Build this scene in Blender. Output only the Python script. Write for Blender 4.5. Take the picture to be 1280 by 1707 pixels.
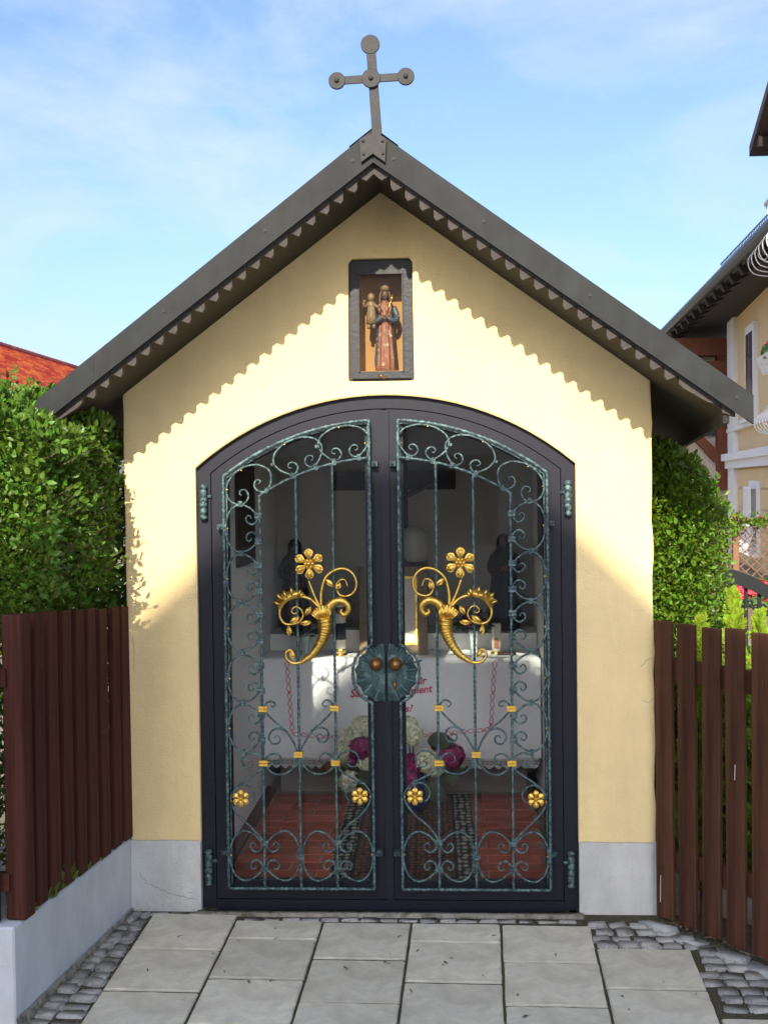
import bpy, bmesh, math, random
import numpy as np
from mathutils import Vector, Matrix
random.seed(7); rng = np.random.default_rng(7)
for o in list(bpy.data.objects): bpy.data.objects.remove(o)
S = bpy.context.scene; C = S.collection
R = math.radians

# ---------------------------------------------------------------- camera
cam = bpy.data.cameras.new('camera'); co = bpy.data.objects.new('camera', cam); C.objects.link(co); S.camera = co
cam.sensor_fit = 'HORIZONTAL'; cam.sensor_width = 36; cam.lens = 36*2096/1280; cam.clip_end = 2000; cam.clip_start = .05
yaw, pitch, roll = -.0577, -.022, -.0119
fw = Vector((math.sin(yaw)*math.cos(pitch), math.cos(yaw)*math.cos(pitch), math.sin(pitch)))
r0 = Vector((math.cos(yaw), -math.sin(yaw), 0)); u0 = r0.cross(fw)
rr = r0*math.cos(roll)+u0*math.sin(roll); uu = -r0*math.sin(roll)+u0*math.cos(roll)
m = Matrix((rr, uu, -fw)).transposed().to_4x4(); m.translation = Vector((.2897, -5.0293, 1.7237)); co.matrix_world = m

# ---------------------------------------------------------------- light
EL, AZ = R(30.2), R(5.0)
W = bpy.data.worlds.new('World'); S.world = W; W.use_nodes = True
nt = W.node_tree; bg = nt.nodes['Background']; bg.inputs['Strength'].default_value = .069
sky = nt.nodes.new('ShaderNodeTexSky'); sky.sky_type = 'NISHITA'; sky.sun_disc = False
sky.sun_elevation = EL; sky.sun_rotation = R(185); sky.air_density = 1.0; sky.dust_density = 4.5; sky.ozone_density = 1.6; sky.altitude = 500
tc = nt.nodes.new('ShaderNodeTexCoord'); mp = nt.nodes.new('ShaderNodeMapping'); mp.inputs['Scale'].default_value = (1.7, 1.7, 3.2); mp.inputs['Location'].default_value = (2.3, .4, .9)
n1 = nt.nodes.new('ShaderNodeTexNoise'); n1.inputs['Scale'].default_value = 2.3; n1.inputs['Detail'].default_value = 9; n1.inputs['Roughness'].default_value = .62; n1.inputs['Distortion'].default_value = .35
cr_ = nt.nodes.new('ShaderNodeValToRGB'); cr_.color_ramp.elements[0].position = .45; cr_.color_ramp.elements[1].position = .72
cr_.color_ramp.elements[0].color = (0, 0, 0, 1); cr_.color_ramp.elements[1].color = (.62, .62, .62, 1)
hs = nt.nodes.new('ShaderNodeMix'); hs.data_type = 'RGBA'; hs.inputs['B'].default_value = (3.3, 3.6, 3.95, 1)
nt.links.new(tc.outputs['Generated'], mp.inputs[0]); nt.links.new(mp.outputs[0], n1.inputs['Vector']); nt.links.new(n1.outputs['Fac'], cr_.inputs[0])
tn = nt.nodes.new('ShaderNodeMix'); tn.data_type = 'RGBA'; tn.blend_type = 'MULTIPLY'; tn.inputs['Factor'].default_value = 1; tn.inputs['B'].default_value = (.80, .86, 1.02, 1); nt.links.new(sky.outputs[0], tn.inputs['A']); nt.links.new(tn.outputs['Result'], hs.inputs['A']); nt.links.new(cr_.outputs[0], hs.inputs['Factor']); nt.links.new(hs.outputs['Result'], bg.inputs['Color'])
sl = bpy.data.lights.new('sun', 'SUN'); sl.energy = 2.0; sl.angle = R(.53); sl.color = (1, .90, .73)
so = bpy.data.objects.new('sun', sl); C.objects.link(so)
d = Vector((math.sin(AZ)*math.cos(EL), math.cos(AZ)*math.cos(EL), -math.sin(EL))); so.rotation_euler = d.to_track_quat('-Z', 'Y').to_euler(); so.location = (-1, -9, 8)
S.view_settings.view_transform = 'Standard'; S.view_settings.look = 'None'; S.view_settings.gamma = 1; S.view_settings.exposure = 1.97
S.render.engine = 'CYCLES'; S.cycles.max_bounces = 10; S.cycles.transparent_max_bounces = 16; S.cycles.glossy_bounces = 4

# ---------------------------------------------------------------- materials
MT = {}
def M(name, col, rough=.7, metal=0, var=.18, scale=14, bump=0, bscale=120, spec=.5, orand=0, island=0, col2=None, c2lo=.5, c2hi=.62, c2scale=30, stretch=None, trans=0, detail=6, streak=0, sscale=(14, 14, .7), bump2=0, b2scale=9):
    mt = bpy.data.materials.new(name); mt.use_nodes = True; t = mt.node_tree; N = t.nodes; L = t.links
    b = N['Principled BSDF']; b.inputs['Roughness'].default_value = rough; b.inputs['Metallic'].default_value = metal; b.inputs['Specular IOR Level'].default_value = spec
    tcn = N.new('ShaderNodeTexCoord'); vec = tcn.outputs['Object']
    if stretch:
        mpn = N.new('ShaderNodeMapping'); mpn.inputs['Scale'].default_value = stretch; L.new(vec, mpn.inputs[0]); vec = mpn.outputs[0]
    nz = N.new('ShaderNodeTexNoise'); nz.inputs['Scale'].default_value = scale; nz.inputs['Detail'].default_value = detail; nz.inputs['Roughness'].default_value = .62; L.new(vec, nz.inputs['Vector'])
    rp = N.new('ShaderNodeValToRGB'); rp.color_ramp.elements[0].position = .28; rp.color_ramp.elements[1].position = .72
    a = [max(0, c*(1-var)) for c in col]; bb = [min(1, c*(1+var)) for c in col]
    rp.color_ramp.elements[0].color = (*a, 1); rp.color_ramp.elements[1].color = (*bb, 1)
    L.new(nz.outputs['Fac'], rp.inputs[0]); outc = rp.outputs[0]
    if col2:
        n2 = N.new('ShaderNodeTexNoise'); n2.inputs['Scale'].default_value = c2scale; n2.inputs['Detail'].default_value = 5; n2.inputs['Roughness'].default_value = .6; L.new(vec, n2.inputs['Vector'])
        r2 = N.new('ShaderNodeValToRGB'); r2.color_ramp.elements[0].position = c2lo; r2.color_ramp.elements[1].position = c2hi; L.new(n2.outputs['Fac'], r2.inputs[0])
        mx = N.new('ShaderNodeMix'); mx.data_type = 'RGBA'; L.new(r2.outputs[0], mx.inputs['Factor']); L.new(outc, mx.inputs['A']); mx.inputs['B'].default_value = (*col2, 1); outc = mx.outputs['Result']
    if streak:
        ms_ = N.new('ShaderNodeMapping'); ms_.inputs['Scale'].default_value = sscale; L.new(tcn.outputs['Object'], ms_.inputs[0]); n3 = N.new('ShaderNodeTexNoise'); n3.inputs['Scale'].default_value = 1; n3.inputs['Detail'].default_value = 6; n3.inputs['Roughness'].default_value = .65; L.new(ms_.outputs[0], n3.inputs['Vector'])
        r3 = N.new('ShaderNodeValToRGB'); r3.color_ramp.elements[0].position = .30; r3.color_ramp.elements[1].position = .60; q_ = 1-streak; r3.color_ramp.elements[0].color = (q_, q_, q_, 1); L.new(n3.outputs['Fac'], r3.inputs[0])
        mm = N.new('ShaderNodeMix'); mm.data_type = 'RGBA'; mm.blend_type = 'MULTIPLY'; mm.inputs['Factor'].default_value = 1; L.new(outc, mm.inputs['A']); L.new(r3.outputs[0], mm.inputs['B']); outc = mm.outputs['Result']
    if orand or island:
        hv = N.new('ShaderNodeHueSaturation'); mr = N.new('ShaderNodeMapRange'); mr.inputs['To Min'].default_value = 1-(orand or island); mr.inputs['To Max'].default_value = 1+(orand or island)
        if orand: oi = N.new('ShaderNodeObjectInfo'); L.new(oi.outputs['Random'], mr.inputs[0])
        else: oi = N.new('ShaderNodeNewGeometry'); L.new(oi.outputs['Random Per Island'], mr.inputs[0])
        L.new(mr.outputs[0], hv.inputs['Value']); L.new(outc, hv.inputs['Color']); outc = hv.outputs[0]
        if island:
            m2 = N.new('ShaderNodeMapRange'); m2.inputs['To Min'].default_value = .458; m2.inputs['To Max'].default_value = .515; L.new(oi.outputs['Random Per Island'], m2.inputs[0]); L.new(m2.outputs[0], hv.inputs['Hue'])
    L.new(outc, b.inputs['Base Color'])
    if bump:
        nb = N.new('ShaderNodeTexNoise'); nb.inputs['Scale'].default_value = bscale; nb.inputs['Detail'].default_value = 5; L.new(vec, nb.inputs['Vector'])
        bp = N.new('ShaderNodeBump'); bp.inputs['Strength'].default_value = bump; bp.inputs['Distance'].default_value = .01; L.new(nb.outputs['Fac'], bp.inputs['Height']); L.new(bp.outputs[0], b.inputs['Normal'])
        if bump2:
            nb2 = N.new('ShaderNodeTexNoise'); nb2.inputs['Scale'].default_value = b2scale; nb2.inputs['Detail'].default_value = 3; L.new(vec, nb2.inputs['Vector'])
            bq2 = N.new('ShaderNodeBump'); bq2.inputs['Strength'].default_value = bump2; bq2.inputs['Distance'].default_value = .02; L.new(nb2.outputs['Fac'], bq2.inputs['Height']); L.new(bq2.outputs[0], bp.inputs['Normal'])
    if trans:
        tr = N.new('ShaderNodeBsdfTranslucent'); L.new(outc, tr.inputs['Color']); ms = N.new('ShaderNodeMixShader'); ms.inputs[0].default_value = trans
        L.new(b.outputs[0], ms.inputs[1]); L.new(tr.outputs[0], ms.inputs[2]); L.new(ms.outputs[0], N['Material Output'].inputs[0])
    MT[name] = mt; return mt
def glass(name, tint=(1, 1, 1), refl=1.0):
    mt = bpy.data.materials.new(name); mt.use_nodes = True; t = mt.node_tree; N = t.nodes; L = t.links; N.remove(N['Principled BSDF'])
    tr = N.new('ShaderNodeBsdfTransparent'); tr.inputs[0].default_value = (*tint, 1); gl = N.new('ShaderNodeBsdfGlossy'); gl.inputs['Roughness'].default_value = .01
    fr = N.new('ShaderNodeFresnel'); fr.inputs[0].default_value = 1.5; ms = N.new('ShaderNodeMixShader')
    mu = N.new('ShaderNodeMath'); mu.operation = 'MULTIPLY'; mu.inputs[1].default_value = refl; L.new(fr.outputs[0], mu.inputs[0])
    L.new(mu.outputs[0], ms.inputs[0]); L.new(tr.outputs[0], ms.inputs[1]); L.new(gl.outputs[0], ms.inputs[2]); L.new(ms.outputs[0], N['Material Output'].inputs[0]); MT[name] = mt
M('stucco', (.87, .68, .345), .92, var=.06, scale=4, streak=.10, sscale=(5, 5, .9), bump2=.35, b2scale=11, bump=.42, bscale=150, spec=.15, col2=(.82, .66, .38), c2lo=.62, c2hi=.85, c2scale=3)
M('plinth', (.60, .60, .56), .92, streak=.2, sscale=(9, 9, 3), bump2=.4, b2scale=10, var=.07, scale=7, bump=.3, bscale=150, spec=.15, col2=(.62, .61, .56), c2lo=.6, c2hi=.75, c2scale=6)
M('render_wall', (.58, .61, .61), .92, streak=.16, sscale=(6, 6, 2), bump2=.35, b2scale=9, var=.06, scale=5, bump=.25, bscale=110, spec=.15, col2=(.40, .41, .38), c2lo=.66, c2hi=.82, c2scale=5)
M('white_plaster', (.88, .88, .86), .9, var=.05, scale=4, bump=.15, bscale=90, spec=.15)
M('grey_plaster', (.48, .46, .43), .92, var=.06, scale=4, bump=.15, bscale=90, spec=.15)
M('steel', (.008, .009, .018), .45, var=.25, scale=30, bump=.03, bscale=300, spec=.32)
M('iron', (.028, .050, .062), .5, metal=.2, var=.35, scale=40, bump=.3, bscale=140, col2=(.17, .29, .265), c2lo=.42, c2hi=.72, c2scale=70)
M('iron_dark', (.035, .06, .065), .55, metal=.3, var=.3, scale=60, bump=.3, bscale=200, col2=(.10, .17, .15), c2lo=.5, c2hi=.7, c2scale=60)
M('plate', (.05, .095, .10), .45, metal=.3, var=.25, scale=25, bump=.12, bscale=120, col2=(.14, .25, .22), c2lo=.5, c2hi=.75, c2scale=30)
M('gold', (.83, .55, .12), .30, metal=1, col2=(.42, .23, .04), c2lo=.52, c2hi=.75, c2scale=35, var=.16, scale=60, bump=.25, bscale=260)
M('bronze', (.33, .16, .06), .36, metal=.85, var=.3, scale=60, bump=.1, bscale=200)
M('roof_metal', (.021, .0235, .0245), .62, metal=0, spec=.22, streak=.25, sscale=(18, 18, 1.5), var=.25, scale=9, bump=.05, bscale=200, bump2=.12, b2scale=5, col2=(.027, .032, .030), c2lo=.5, c2hi=.8, c2scale=4)
M('cross_metal', (.037, .036, .036), .6, metal=0, spec=.25, var=.2, scale=25, bump=.08, bscale=200)
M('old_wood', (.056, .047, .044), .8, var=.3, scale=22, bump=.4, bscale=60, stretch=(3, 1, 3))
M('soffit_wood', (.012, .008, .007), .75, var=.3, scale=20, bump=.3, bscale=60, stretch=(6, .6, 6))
M('fence_red', (.072, .022, .013), .75, streak=.45, sscale=(60, 60, 1.2), var=.4, scale=26, bump=.25, bscale=80, stretch=(1, 1, .08), orand=.14, spec=.2)
M('picket', (.085, .035, .019), .75, streak=.4, sscale=(60, 60, 1.2), var=.45, scale=26, bump=.35, bscale=80, stretch=(1, 1, .07), orand=.15, spec=.2)
M('concrete', (.64, .61, .475), .9, streak=.30, sscale=(5, 5, 5), var=.14, scale=8, bump=.2, bscale=220, orand=.11, spec=.2, col2=(.46, .455, .38), c2lo=.5, c2hi=.75, c2scale=7)
M('granite', (.34, .335, .30), .8, var=.30, scale=120, bump=.5, bscale=60, orand=.24, spec=.3)
M('kerb_stone', (.34, .36, .35), .85, var=.28, scale=90, bump=.5, bscale=50, orand=.12, spec=.25, col2=(.44, .43, .37), c2lo=.52, c2hi=.68, c2scale=14)
M('joint_soil', (.085, .075, .05), .95, var=.4, scale=60, bump=.8, bscale=120, spec=.1, col2=(.075, .095, .035), c2lo=.58, c2hi=.66, c2scale=40)
M('earth', (.26, .23, .17), .95, var=.3, scale=6, bump=.5, bscale=30, spec=.1, col2=(.10, .14, .05), c2lo=.55, c2hi=.7, c2scale=.3)
M('asphalt', (.52, .485, .40), .9, var=.2, scale=60, bump=.4, bscale=200, spec=.2)
M('mortar', (.30, .28, .23), .95, var=.25, scale=30, bump=.8, bscale=80, spec=.1, col2=(.14, .13, .09), c2lo=.5, c2hi=.65, c2scale=20)
M('leaf', (.082, .18, .018), .42, var=.15, scale=3, island=.42, trans=.28, spec=.4)
M('leaf_right', (.10, .21, .016), .42, var=.15, scale=3, island=.40, trans=.3, spec=.4)
M('thuja', (.24, .38, .03), .6, var=.2, scale=4, island=.35, trans=.3, spec=.25)
M('bark', (.12, .085, .055), .9, var=.3, scale=40, bump=.6, bscale=60)
M('litter', (.17, .13, .07), .85, var=.4, scale=20, orand=.5)
M('brick', (.42, .10, .06), .75, var=.2, scale=20, bump=.25, bscale=90, orand=.22, spec=.3)
M('brick_joint', (.30, .26, .22), .95, var=.2, scale=30, spec=.1)
M('skirting', (.12, .045, .035), .6, var=.2, scale=20)
M('cloth', (.90, .93, .94), .9, var=.04, scale=30, bump=.12, bscale=700, spec=.1)
M('lace', (.60, .62, .62), .9, var=.08, scale=60, spec=.1)
M('embroidery', (.62, .07, .13), .85, var=.2, scale=80, spec=.1)
M('dark_wood', (.045, .028, .02), .55, var=.3, scale=15, stretch=(4, 4, .5))
M('altar_stone', (.30, .26, .22), .9, var=.1, scale=10, bump=.1)
M('paper', (.75, .74, .68), .7, var=.04, scale=8)
M('wax', (.80, .77, .66), .45, var=.03, scale=8)
M('navy', (.02, .02, .05), .5); M('blue_glaze', (.02, .03, .12), .2, var=.2); M('pale_glaze', (.52, .62, .62), .25, var=.08, col2=(.55, .12, .12), c2lo=.66, c2hi=.70, c2scale=22)
M('white_petal', (.84, .87, .66), .7, var=.1, scale=9, island=.3, trans=.25); M('magenta_petal', (.40, .05, .17), .65, var=.2, scale=9, island=.3, trans=.2)
M('flower_leaf', (.045, .075, .025), .6, var=.3, scale=20, col2=(.14, .07, .04), c2lo=.5, c2hi=.65, c2scale=9, trans=.15)
M('violet', (.10, .03, .16), .7, island=.4)
M('skin_wood', (.11, .06, .038), .5, var=.25, scale=60); M('robe_rose', (.22, .085, .045), .42, var=.3, scale=40, bump=.2, bscale=90, col2=(.62, .48, .25), c2lo=.60, c2hi=.68, c2scale=60)
M('mantle_blue', (.05, .075, .09), .42, var=.3, scale=40, bump=.2, bscale=90, col2=(.45, .36, .2), c2lo=.64, c2hi=.7, c2scale=50); M('child_gilt', (.20, .135, .065), .45, var=.35, scale=70)
M('robe_dark', (.06, .03, .024), .7, var=.3, scale=20); M('robe_blue', (.024, .028, .042), .7, var=.3, scale=20); M('hair', (.03, .02, .015), .7)
M('ochre', (.42, .23, .075), .85, var=.08, scale=12); M('niche_top', (.16, .07, .035), .8)
M('frame_black', (.012, .014, .018), .5, var=.3, scale=30, bump=.15, bscale=60)
M('tile', (.86, .33, .14), .75, var=.16, scale=3, island=.2, spec=.3); M('ridge', (.20, .05, .035), .8, island=.2)
M('house_white', (.80, .77, .70), .9, var=.04, scale=1.5, bump=.1, bscale=40); M('house_yellow', (.66, .50, .28), .9, var=.06, scale=1.5, bump=.25, bscale=30)
M('trim_white', (.72, .73, .74), .75, var=.03, scale=2); M('annex_wall', (.56, .48, .42), .9, var=.06, scale=2)
M('beam', (.14, .040, .016), .7, var=.25, scale=5, bump=.2, bscale=20); M('dark_tile', (.05, .035, .035), .7, var=.3, scale=2); M('gutter', (.02, .028, .035), .45, var=.2)
M('white_iron', (.78, .79, .8), .5, var=.02); M('window_dark', (.045, .055, .075), .15, var=.2, spec=.6); M('lattice', (.20, .10, .055), .8, var=.2, scale=10)
M('gate_black', (.010, .013, .014), .6, var=.2, spec=.25); M('red_petal', (.65, .025, .02), .6, island=.3); M('yellow_petal', (.75, .5, .05), .6, island=.2); M('geranium_leaf', (.06, .14, .03), .6, island=.3, trans=.2)
M('grey_roof', (.20, .19, .18), .7, var=.2, scale=2); M('screw', (.03, .03, .03), .6, metal=0, var=.2, spec=.3); M('paint_scratch', (.55, .5, .45), .8)
glass('door_glass', (.97, .98, .98), .6); glass('niche_glass', (.96, .96, .95), .8); glass('window_glass', (.5, .55, .6), 1)

def rug_mat():
    mt = bpy.data.materials.new('rug'); mt.use_nodes = True; t = mt.node_tree; N = t.nodes; L = t.links; b = N['Principled BSDF']; b.inputs['Roughness'].default_value = .95; b.inputs['Specular IOR Level'].default_value = .1
    tcn = N.new('ShaderNodeTexCoord'); sx = N.new('ShaderNodeSeparateXYZ'); L.new(tcn.outputs['Object'], sx.inputs[0])
    def vor(scale, lo, hi, c1, c2):
        mpn = N.new('ShaderNodeMapping'); mpn.inputs['Scale'].default_value = (scale, scale*.6, 1); L.new(tcn.outputs['Object'], mpn.inputs[0])
        v = N.new('ShaderNodeTexVoronoi'); v.inputs['Scale'].default_value = 1; v.inputs['Randomness'].default_value = .35; L.new(mpn.outputs[0], v.inputs['Vector'])
        r = N.new('ShaderNodeValToRGB'); r.color_ramp.interpolation = 'CONSTANT'; r.color_ramp.elements[0].position = 0; r.color_ramp.elements[1].position = hi
        r.color_ramp.elements[0].color = (*c1, 1); r.color_ramp.elements[1].color = (*c2, 1); e = r.color_ramp.elements.new(lo); e.color = tuple(.5*(x+y) for x, y in zip(c1, c2))+(1,); L.new(v.outputs['Distance'], r.inputs[0]); return r.outputs[0]
    A = vor(38, .25, .42, (.30, .10, .045), (.06, .05, .045)); B = vor(30, .3, .45, (.42, .40, .32), (.035, .035, .04))
    ab = N.new('ShaderNodeMath'); ab.operation = 'ABSOLUTE'; L.new(sx.outputs[0], ab.inputs[0]); gt = N.new('ShaderNodeMath'); gt.operation = 'GREATER_THAN'; gt.inputs[1].default_value = .235; L.new(ab.outputs[0], gt.inputs[0])
    mx = N.new('ShaderNodeMix'); mx.data_type = 'RGBA'; L.new(gt.outputs[0], mx.inputs['Factor']); L.new(A, mx.inputs['A']); L.new(B, mx.inputs['B'])
    l2 = N.new('ShaderNodeMath'); l2.operation = 'COMPARE'; l2.inputs[1].default_value = .228; l2.inputs[2].default_value = .008; L.new(ab.outputs[0], l2.inputs[0])
    m2 = N.new('ShaderNodeMix'); m2.data_type = 'RGBA'; L.new(l2.outputs[0], m2.inputs['Factor']); L.new(mx.outputs['Result'], m2.inputs['A']); m2.inputs['B'].default_value = (.03, .03, .035, 1)
    L.new(m2.outputs['Result'], b.inputs['Base Color']); MT['rug'] = mt
rug_mat()

# ---------------------------------------------------------------- mesh helpers
def cr(pts, n=6, closed=False):
    P = [np.array(p, float) for p in pts]; out = []; k = len(P)
    for i in range(k if closed else k-1):
        if closed: a, b, c_, e = P[(i-1) % k], P[i], P[(i+1) % k], P[(i+2) % k]
        else: a, b, c_, e = P[max(i-1, 0)], P[i], P[i+1], P[min(i+2, k-1)]
        for j in range(n):
            t = j/n; out.append(.5*((2*b)+(-a+c_)*t+(2*a-5*b+4*c_-e)*t*t+(-a+3*b-3*c_+e)*t**3))
    if not closed: out.append(P[-1])
    return out
class MB:
    def __init__(s): s.v = []; s.f = []
    def add(s, v, f):
        k = len(s.v); s.v += [tuple(map(float, p)) for p in v]; s.f += [tuple(i+k for i in q) for q in f]; return s
    def box(s, x0, x1, y0, y1, z0, z1):
        return s.add([(x0,y0,z0),(x1,y0,z0),(x1,y1,z0),(x0,y1,z0),(x0,y0,z1),(x1,y0,z1),(x1,y1,z1),(x0,y1,z1)], [(0,3,2,1),(4,5,6,7),(0,1,5,4),(1,2,6,5),(2,3,7,6),(3,0,4,7)])
    def bar(s, a, b, w, h, up=(0, 0, 1)):
        a = Vector(a); b = Vector(b); d = (b-a).normalized(); u = Vector(up); x = d.cross(u)
        if x.length < 1e-4: x = d.cross(Vector((0, 1, 0)))
        x.normalize(); u = x.cross(d); V = []
        for p in (a, b):
            for i, j in ((-1, -1), (1, -1), (1, 1), (-1, 1)): V.append(p+x*(i*w/2)+u*(j*h/2))
        return s.add(V, [(0,1,2,3),(7,6,5,4),(0,4,5,1),(1,5,6,2),(2,6,7,3),(3,7,4,0)])
    def prism(s, poly, y0, y1):
        k = len(poly); V = [(p[0], y0, p[1]) for p in poly]+[(p[0], y1, p[1]) for p in poly]
        area = sum(poly[i][0]*poly[(i+1) % k][1]-poly[(i+1) % k][0]*poly[i][1] for i in range(k))
        F = [tuple(range(k)), tuple(range(k, 2*k))[::-1]] if area > 0 else [tuple(range(k))[::-1], tuple(range(k, 2*k))]
        for i in range(k):
            j = (i+1) % k; F.append((i, i+k, j+k, j) if area > 0 else (j, j+k, i+k, i))
        return s.add(V, F)
    def ring(s, o, i, y0, y1):       # flat band between two loops of equal length, with thickness
        k = len(o); V = [(p[0], y, p[1]) for y in (y0, y1) for lp in (o, i) for p in lp]; F = []
        for a in range(k):
            b = (a+1) % k; F += [(a, b, k+b, k+a), (2*k+a, 3*k+a, 3*k+b, 2*k+b), (a, 2*k+a, 2*k+b, b), (k+a, k+b, 3*k+b, 3*k+a)]
        return s.add(V, F)
    def tube(s, pts, r, seg=6, closed=False, flat=1.0, phase=0.0):
        P = [Vector(p) for p in pts]; n = len(P); rs = r if hasattr(r, '__len__') else [r]*n; V = []; F = []; nrm = None
        for i, p in enumerate(P):
            if closed: t = (P[(i+1) % n]-P[(i-1) % n])
            else: t = P[min(i+1, n-1)]-P[max(i-1, 0)]
            if t.length < 1e-9: t = Vector((0, 0, 1))
            t.normalize()
            if nrm is None:
                nrm = Vector((0, -1, 0)); nrm = nrm-t*nrm.dot(t)
                if nrm.length < .1: nrm = Vector((1, 0, 0)); nrm = nrm-t*nrm.dot(t)
            else: nrm = nrm-t*nrm.dot(t)
            nrm.normalize(); b = t.cross(nrm)
            for k in range(seg):
                a = 2*math.pi*k/seg+phase; V.append(p+nrm*(math.cos(a)*rs[i]*flat)+b*(math.sin(a)*rs[i]))
        for i in range(n if closed else n-1):
            j = (i+1) % n
            for k in range(seg): l = (k+1) % seg; F.append((i*seg+k, i*seg+l, j*seg+l, j*seg+k))
        if not closed: F.append(tuple(range(seg))[::-1]); F.append(tuple((n-1)*seg+k for k in range(seg)))
        return s.add(V, F)
    def lathe(s, prof, c=(0, 0, 0), seg=16, fold=0, nf=7, ph=0, sy=1.0, a0=0, a1=2*math.pi):
        full = abs(a1-a0-2*math.pi) < 1e-6; V = []; F = []; ns = seg if full else seg+1
        for i, (r, z) in enumerate(prof):
            for k in range(ns):
                a = a0+(a1-a0)*k/seg; q = r*(1+fold*math.sin(nf*a+ph+z*3)); V.append((c[0]+q*math.cos(a), c[1]+q*math.sin(a)*sy, c[2]+z))
        for i in range(len(prof)-1):
            for k in range(seg): l = (k+1) % ns; F.append((i*ns+k, i*ns+l, (i+1)*ns+l, (i+1)*ns+k))
        if full:
            if prof[0][0] > 1e-5: F.append(tuple(range(ns))[::-1])
            if prof[-1][0] > 1e-5: F.append(tuple((len(prof)-1)*ns+k for k in range(ns)))
        return s.add(V, F)
    def ball(s, c, r, seg=12, rings=8, sc=(1, 1, 1)):
        k0 = len(s.v); s.lathe([(max(1e-6, math.sin(math.pi*i/rings))*r, -math.cos(math.pi*i/rings)*r) for i in range(rings+1)], (0, 0, 0), seg)
        for i in range(k0, len(s.v)): v = s.v[i]; s.v[i] = (c[0]+v[0]*sc[0], c[1]+v[1]*sc[1], c[2]+v[2]*sc[2])
        return s
    def disc(s, c, r, y0, y1, seg=20): return s.prism([(c[0]+r*math.cos(2*math.pi*k/seg), c[1]+r*math.sin(2*math.pi*k/seg)) for k in range(seg)], y0, y1)
    def mirror(s): s.v = [(-x, y, z) for x, y, z in s.v]; s.f = [f[::-1] for f in s.f]; return s
    def xf(s, mat): s.v = [tuple(mat @ Vector(v)) for v in s.v]; return s
    def build(s, name, mat, parent=None, smooth=False, kind=None, label=None, bevel=0):
        me = bpy.data.meshes.new(name); me.from_pydata(s.v, [], s.f); me.update()
        if smooth: me.polygons.foreach_set('use_smooth', [True]*len(me.polygons))
        o = bpy.data.objects.new(name, me); C.objects.link(o); me.materials.append(MT[mat])
        if parent: o.parent = parent
        if kind: o['kind'] = kind
        if label: o['label'] = label
        if bevel:
            bm = bmesh.new(); bm.from_mesh(me); bmesh.ops.bevel(bm, geom=bm.edges[:], offset=bevel, segments=1, affect='EDGES'); bm.to_mesh(me); bm.free()
        return o
def tag(o, label=None, cat=None, group=None, kind=None):
    if label: o['label'] = label
    if cat: o['category'] = cat
    if group: o['group'] = group
    if kind: o['kind'] = kind
    return o
def empty(name, loc, label, cat, group=None):
    o = bpy.data.objects.new(name, None); C.objects.link(o); o.location = loc; o.empty_display_size = .1; return tag(o, label, cat, group)
def inst(src, name, parent=None, loc=None, rot=None, sc=None):
    o = bpy.data.objects.new(name, src.data); C.objects.link(o)
    if parent: o.parent = parent
    if loc is not None: o.location = loc
    if rot is not None: o.rotation_euler = rot
    if sc is not None: o.scale = sc
    return o
G = .0423

# ================================================================ SETTING
g = MB(); ys = [-300, -40, -6, -.9, .35, 40, 300]; V = []
for y in ys:
    z = (-.29 if y < -5 else (-.045+G*min(y, 0) if y < .3 else -.05))
    for x in (-300, -30, 30, 300): V.append((x, y, z))
g.add(V, [(i*4+k, i*4+k+1, i*4+k+5, i*4+k+4) for i in range(len(ys)-1) for k in range(3)]); g.build('ground', 'earth', kind='structure')
rd = MB().add([(-60, -12.4, -.27), (60, -12.4, -.27), (60, -3.7, -.18), (-60, -3.7, -.18)], [(0, 1, 2, 3)]); rd.build('forecourt', 'asphalt', kind='structure')
# paving bed, slabs and setts
pv = MB(); pv.add([(-1.12, .0, -.007), (1.3, .0, -.007), (2.4, -.9, G*-.9-.007), (2.4, -3.7, G*-3.7-.007), (-1.4, -3.7, G*-3.7-.007), (-1.17, -1., G*-1.-.007)], [(5, 4, 3, 2, 1, 0)])
pave = pv.build('pavement', 'joint_soil', kind='structure')
def slab_mesh(w, d):
    b = MB().box(-w/2, w/2, -d/2, d/2, -.05, 0); bm = bmesh.new(); me = bpy.data.meshes.new('slab'); me.from_pydata(b.v, [], b.f); bm.from_mesh(me)
    bmesh.ops.bevel(bm, geom=[e for e in bm.edges if all(v.co.z > -.01 for v in e.verts)], offset=.004, segments=2, affect='EDGES')
    bmesh.ops.subdivide_edges(bm, edges=[e for e in bm.edges if e.calc_length() > .1], cuts=5, use_grid_fill=True)
    for v in bm.verts:
        if v.co.z > -.006: v.co.x += random.uniform(-.0012, .0012); v.co.y += random.uniform(-.0012, .0012); v.co.z += random.uniform(-.0006, .0006)
    bm.to_mesh(me); bm.free(); me.materials.append(MT['concrete']); return me
full = [slab_mesh(.340, .334) for _ in range(3)]; half = slab_mesh(.340, .172)
rot = -.018; SX, SY = -.6024, -.118
def slab(i, ytop, dep):
    x = SX+.35*i+.175; y = ytop-dep/2; X = x*math.cos(rot)-y*math.sin(rot); Y = x*math.sin(rot)+y*math.cos(rot)
    o = bpy.data.objects.new('paving_slab', half if dep < .3 else random.choice(full)); C.objects.link(o); o.parent = pave
    o.location = (X, Y, G*Y+random.uniform(-.0015, .0015)); o.rotation_euler = (math.atan(G)+random.uniform(-.003, .003), random.uniform(-.003, .003), rot+random.uniform(-.004, .004))
for i in range(-1, 6):
    y = {-1: -.062, 0: SY, 1: SY, 2: SY, 3: SY, 4: -.325, 5: -.875}[i]
    if i in (0, 2): slab(i, y, .172); y -= .182
    while y > -2.6: slab(i, y, .34); y -= .35
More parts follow.
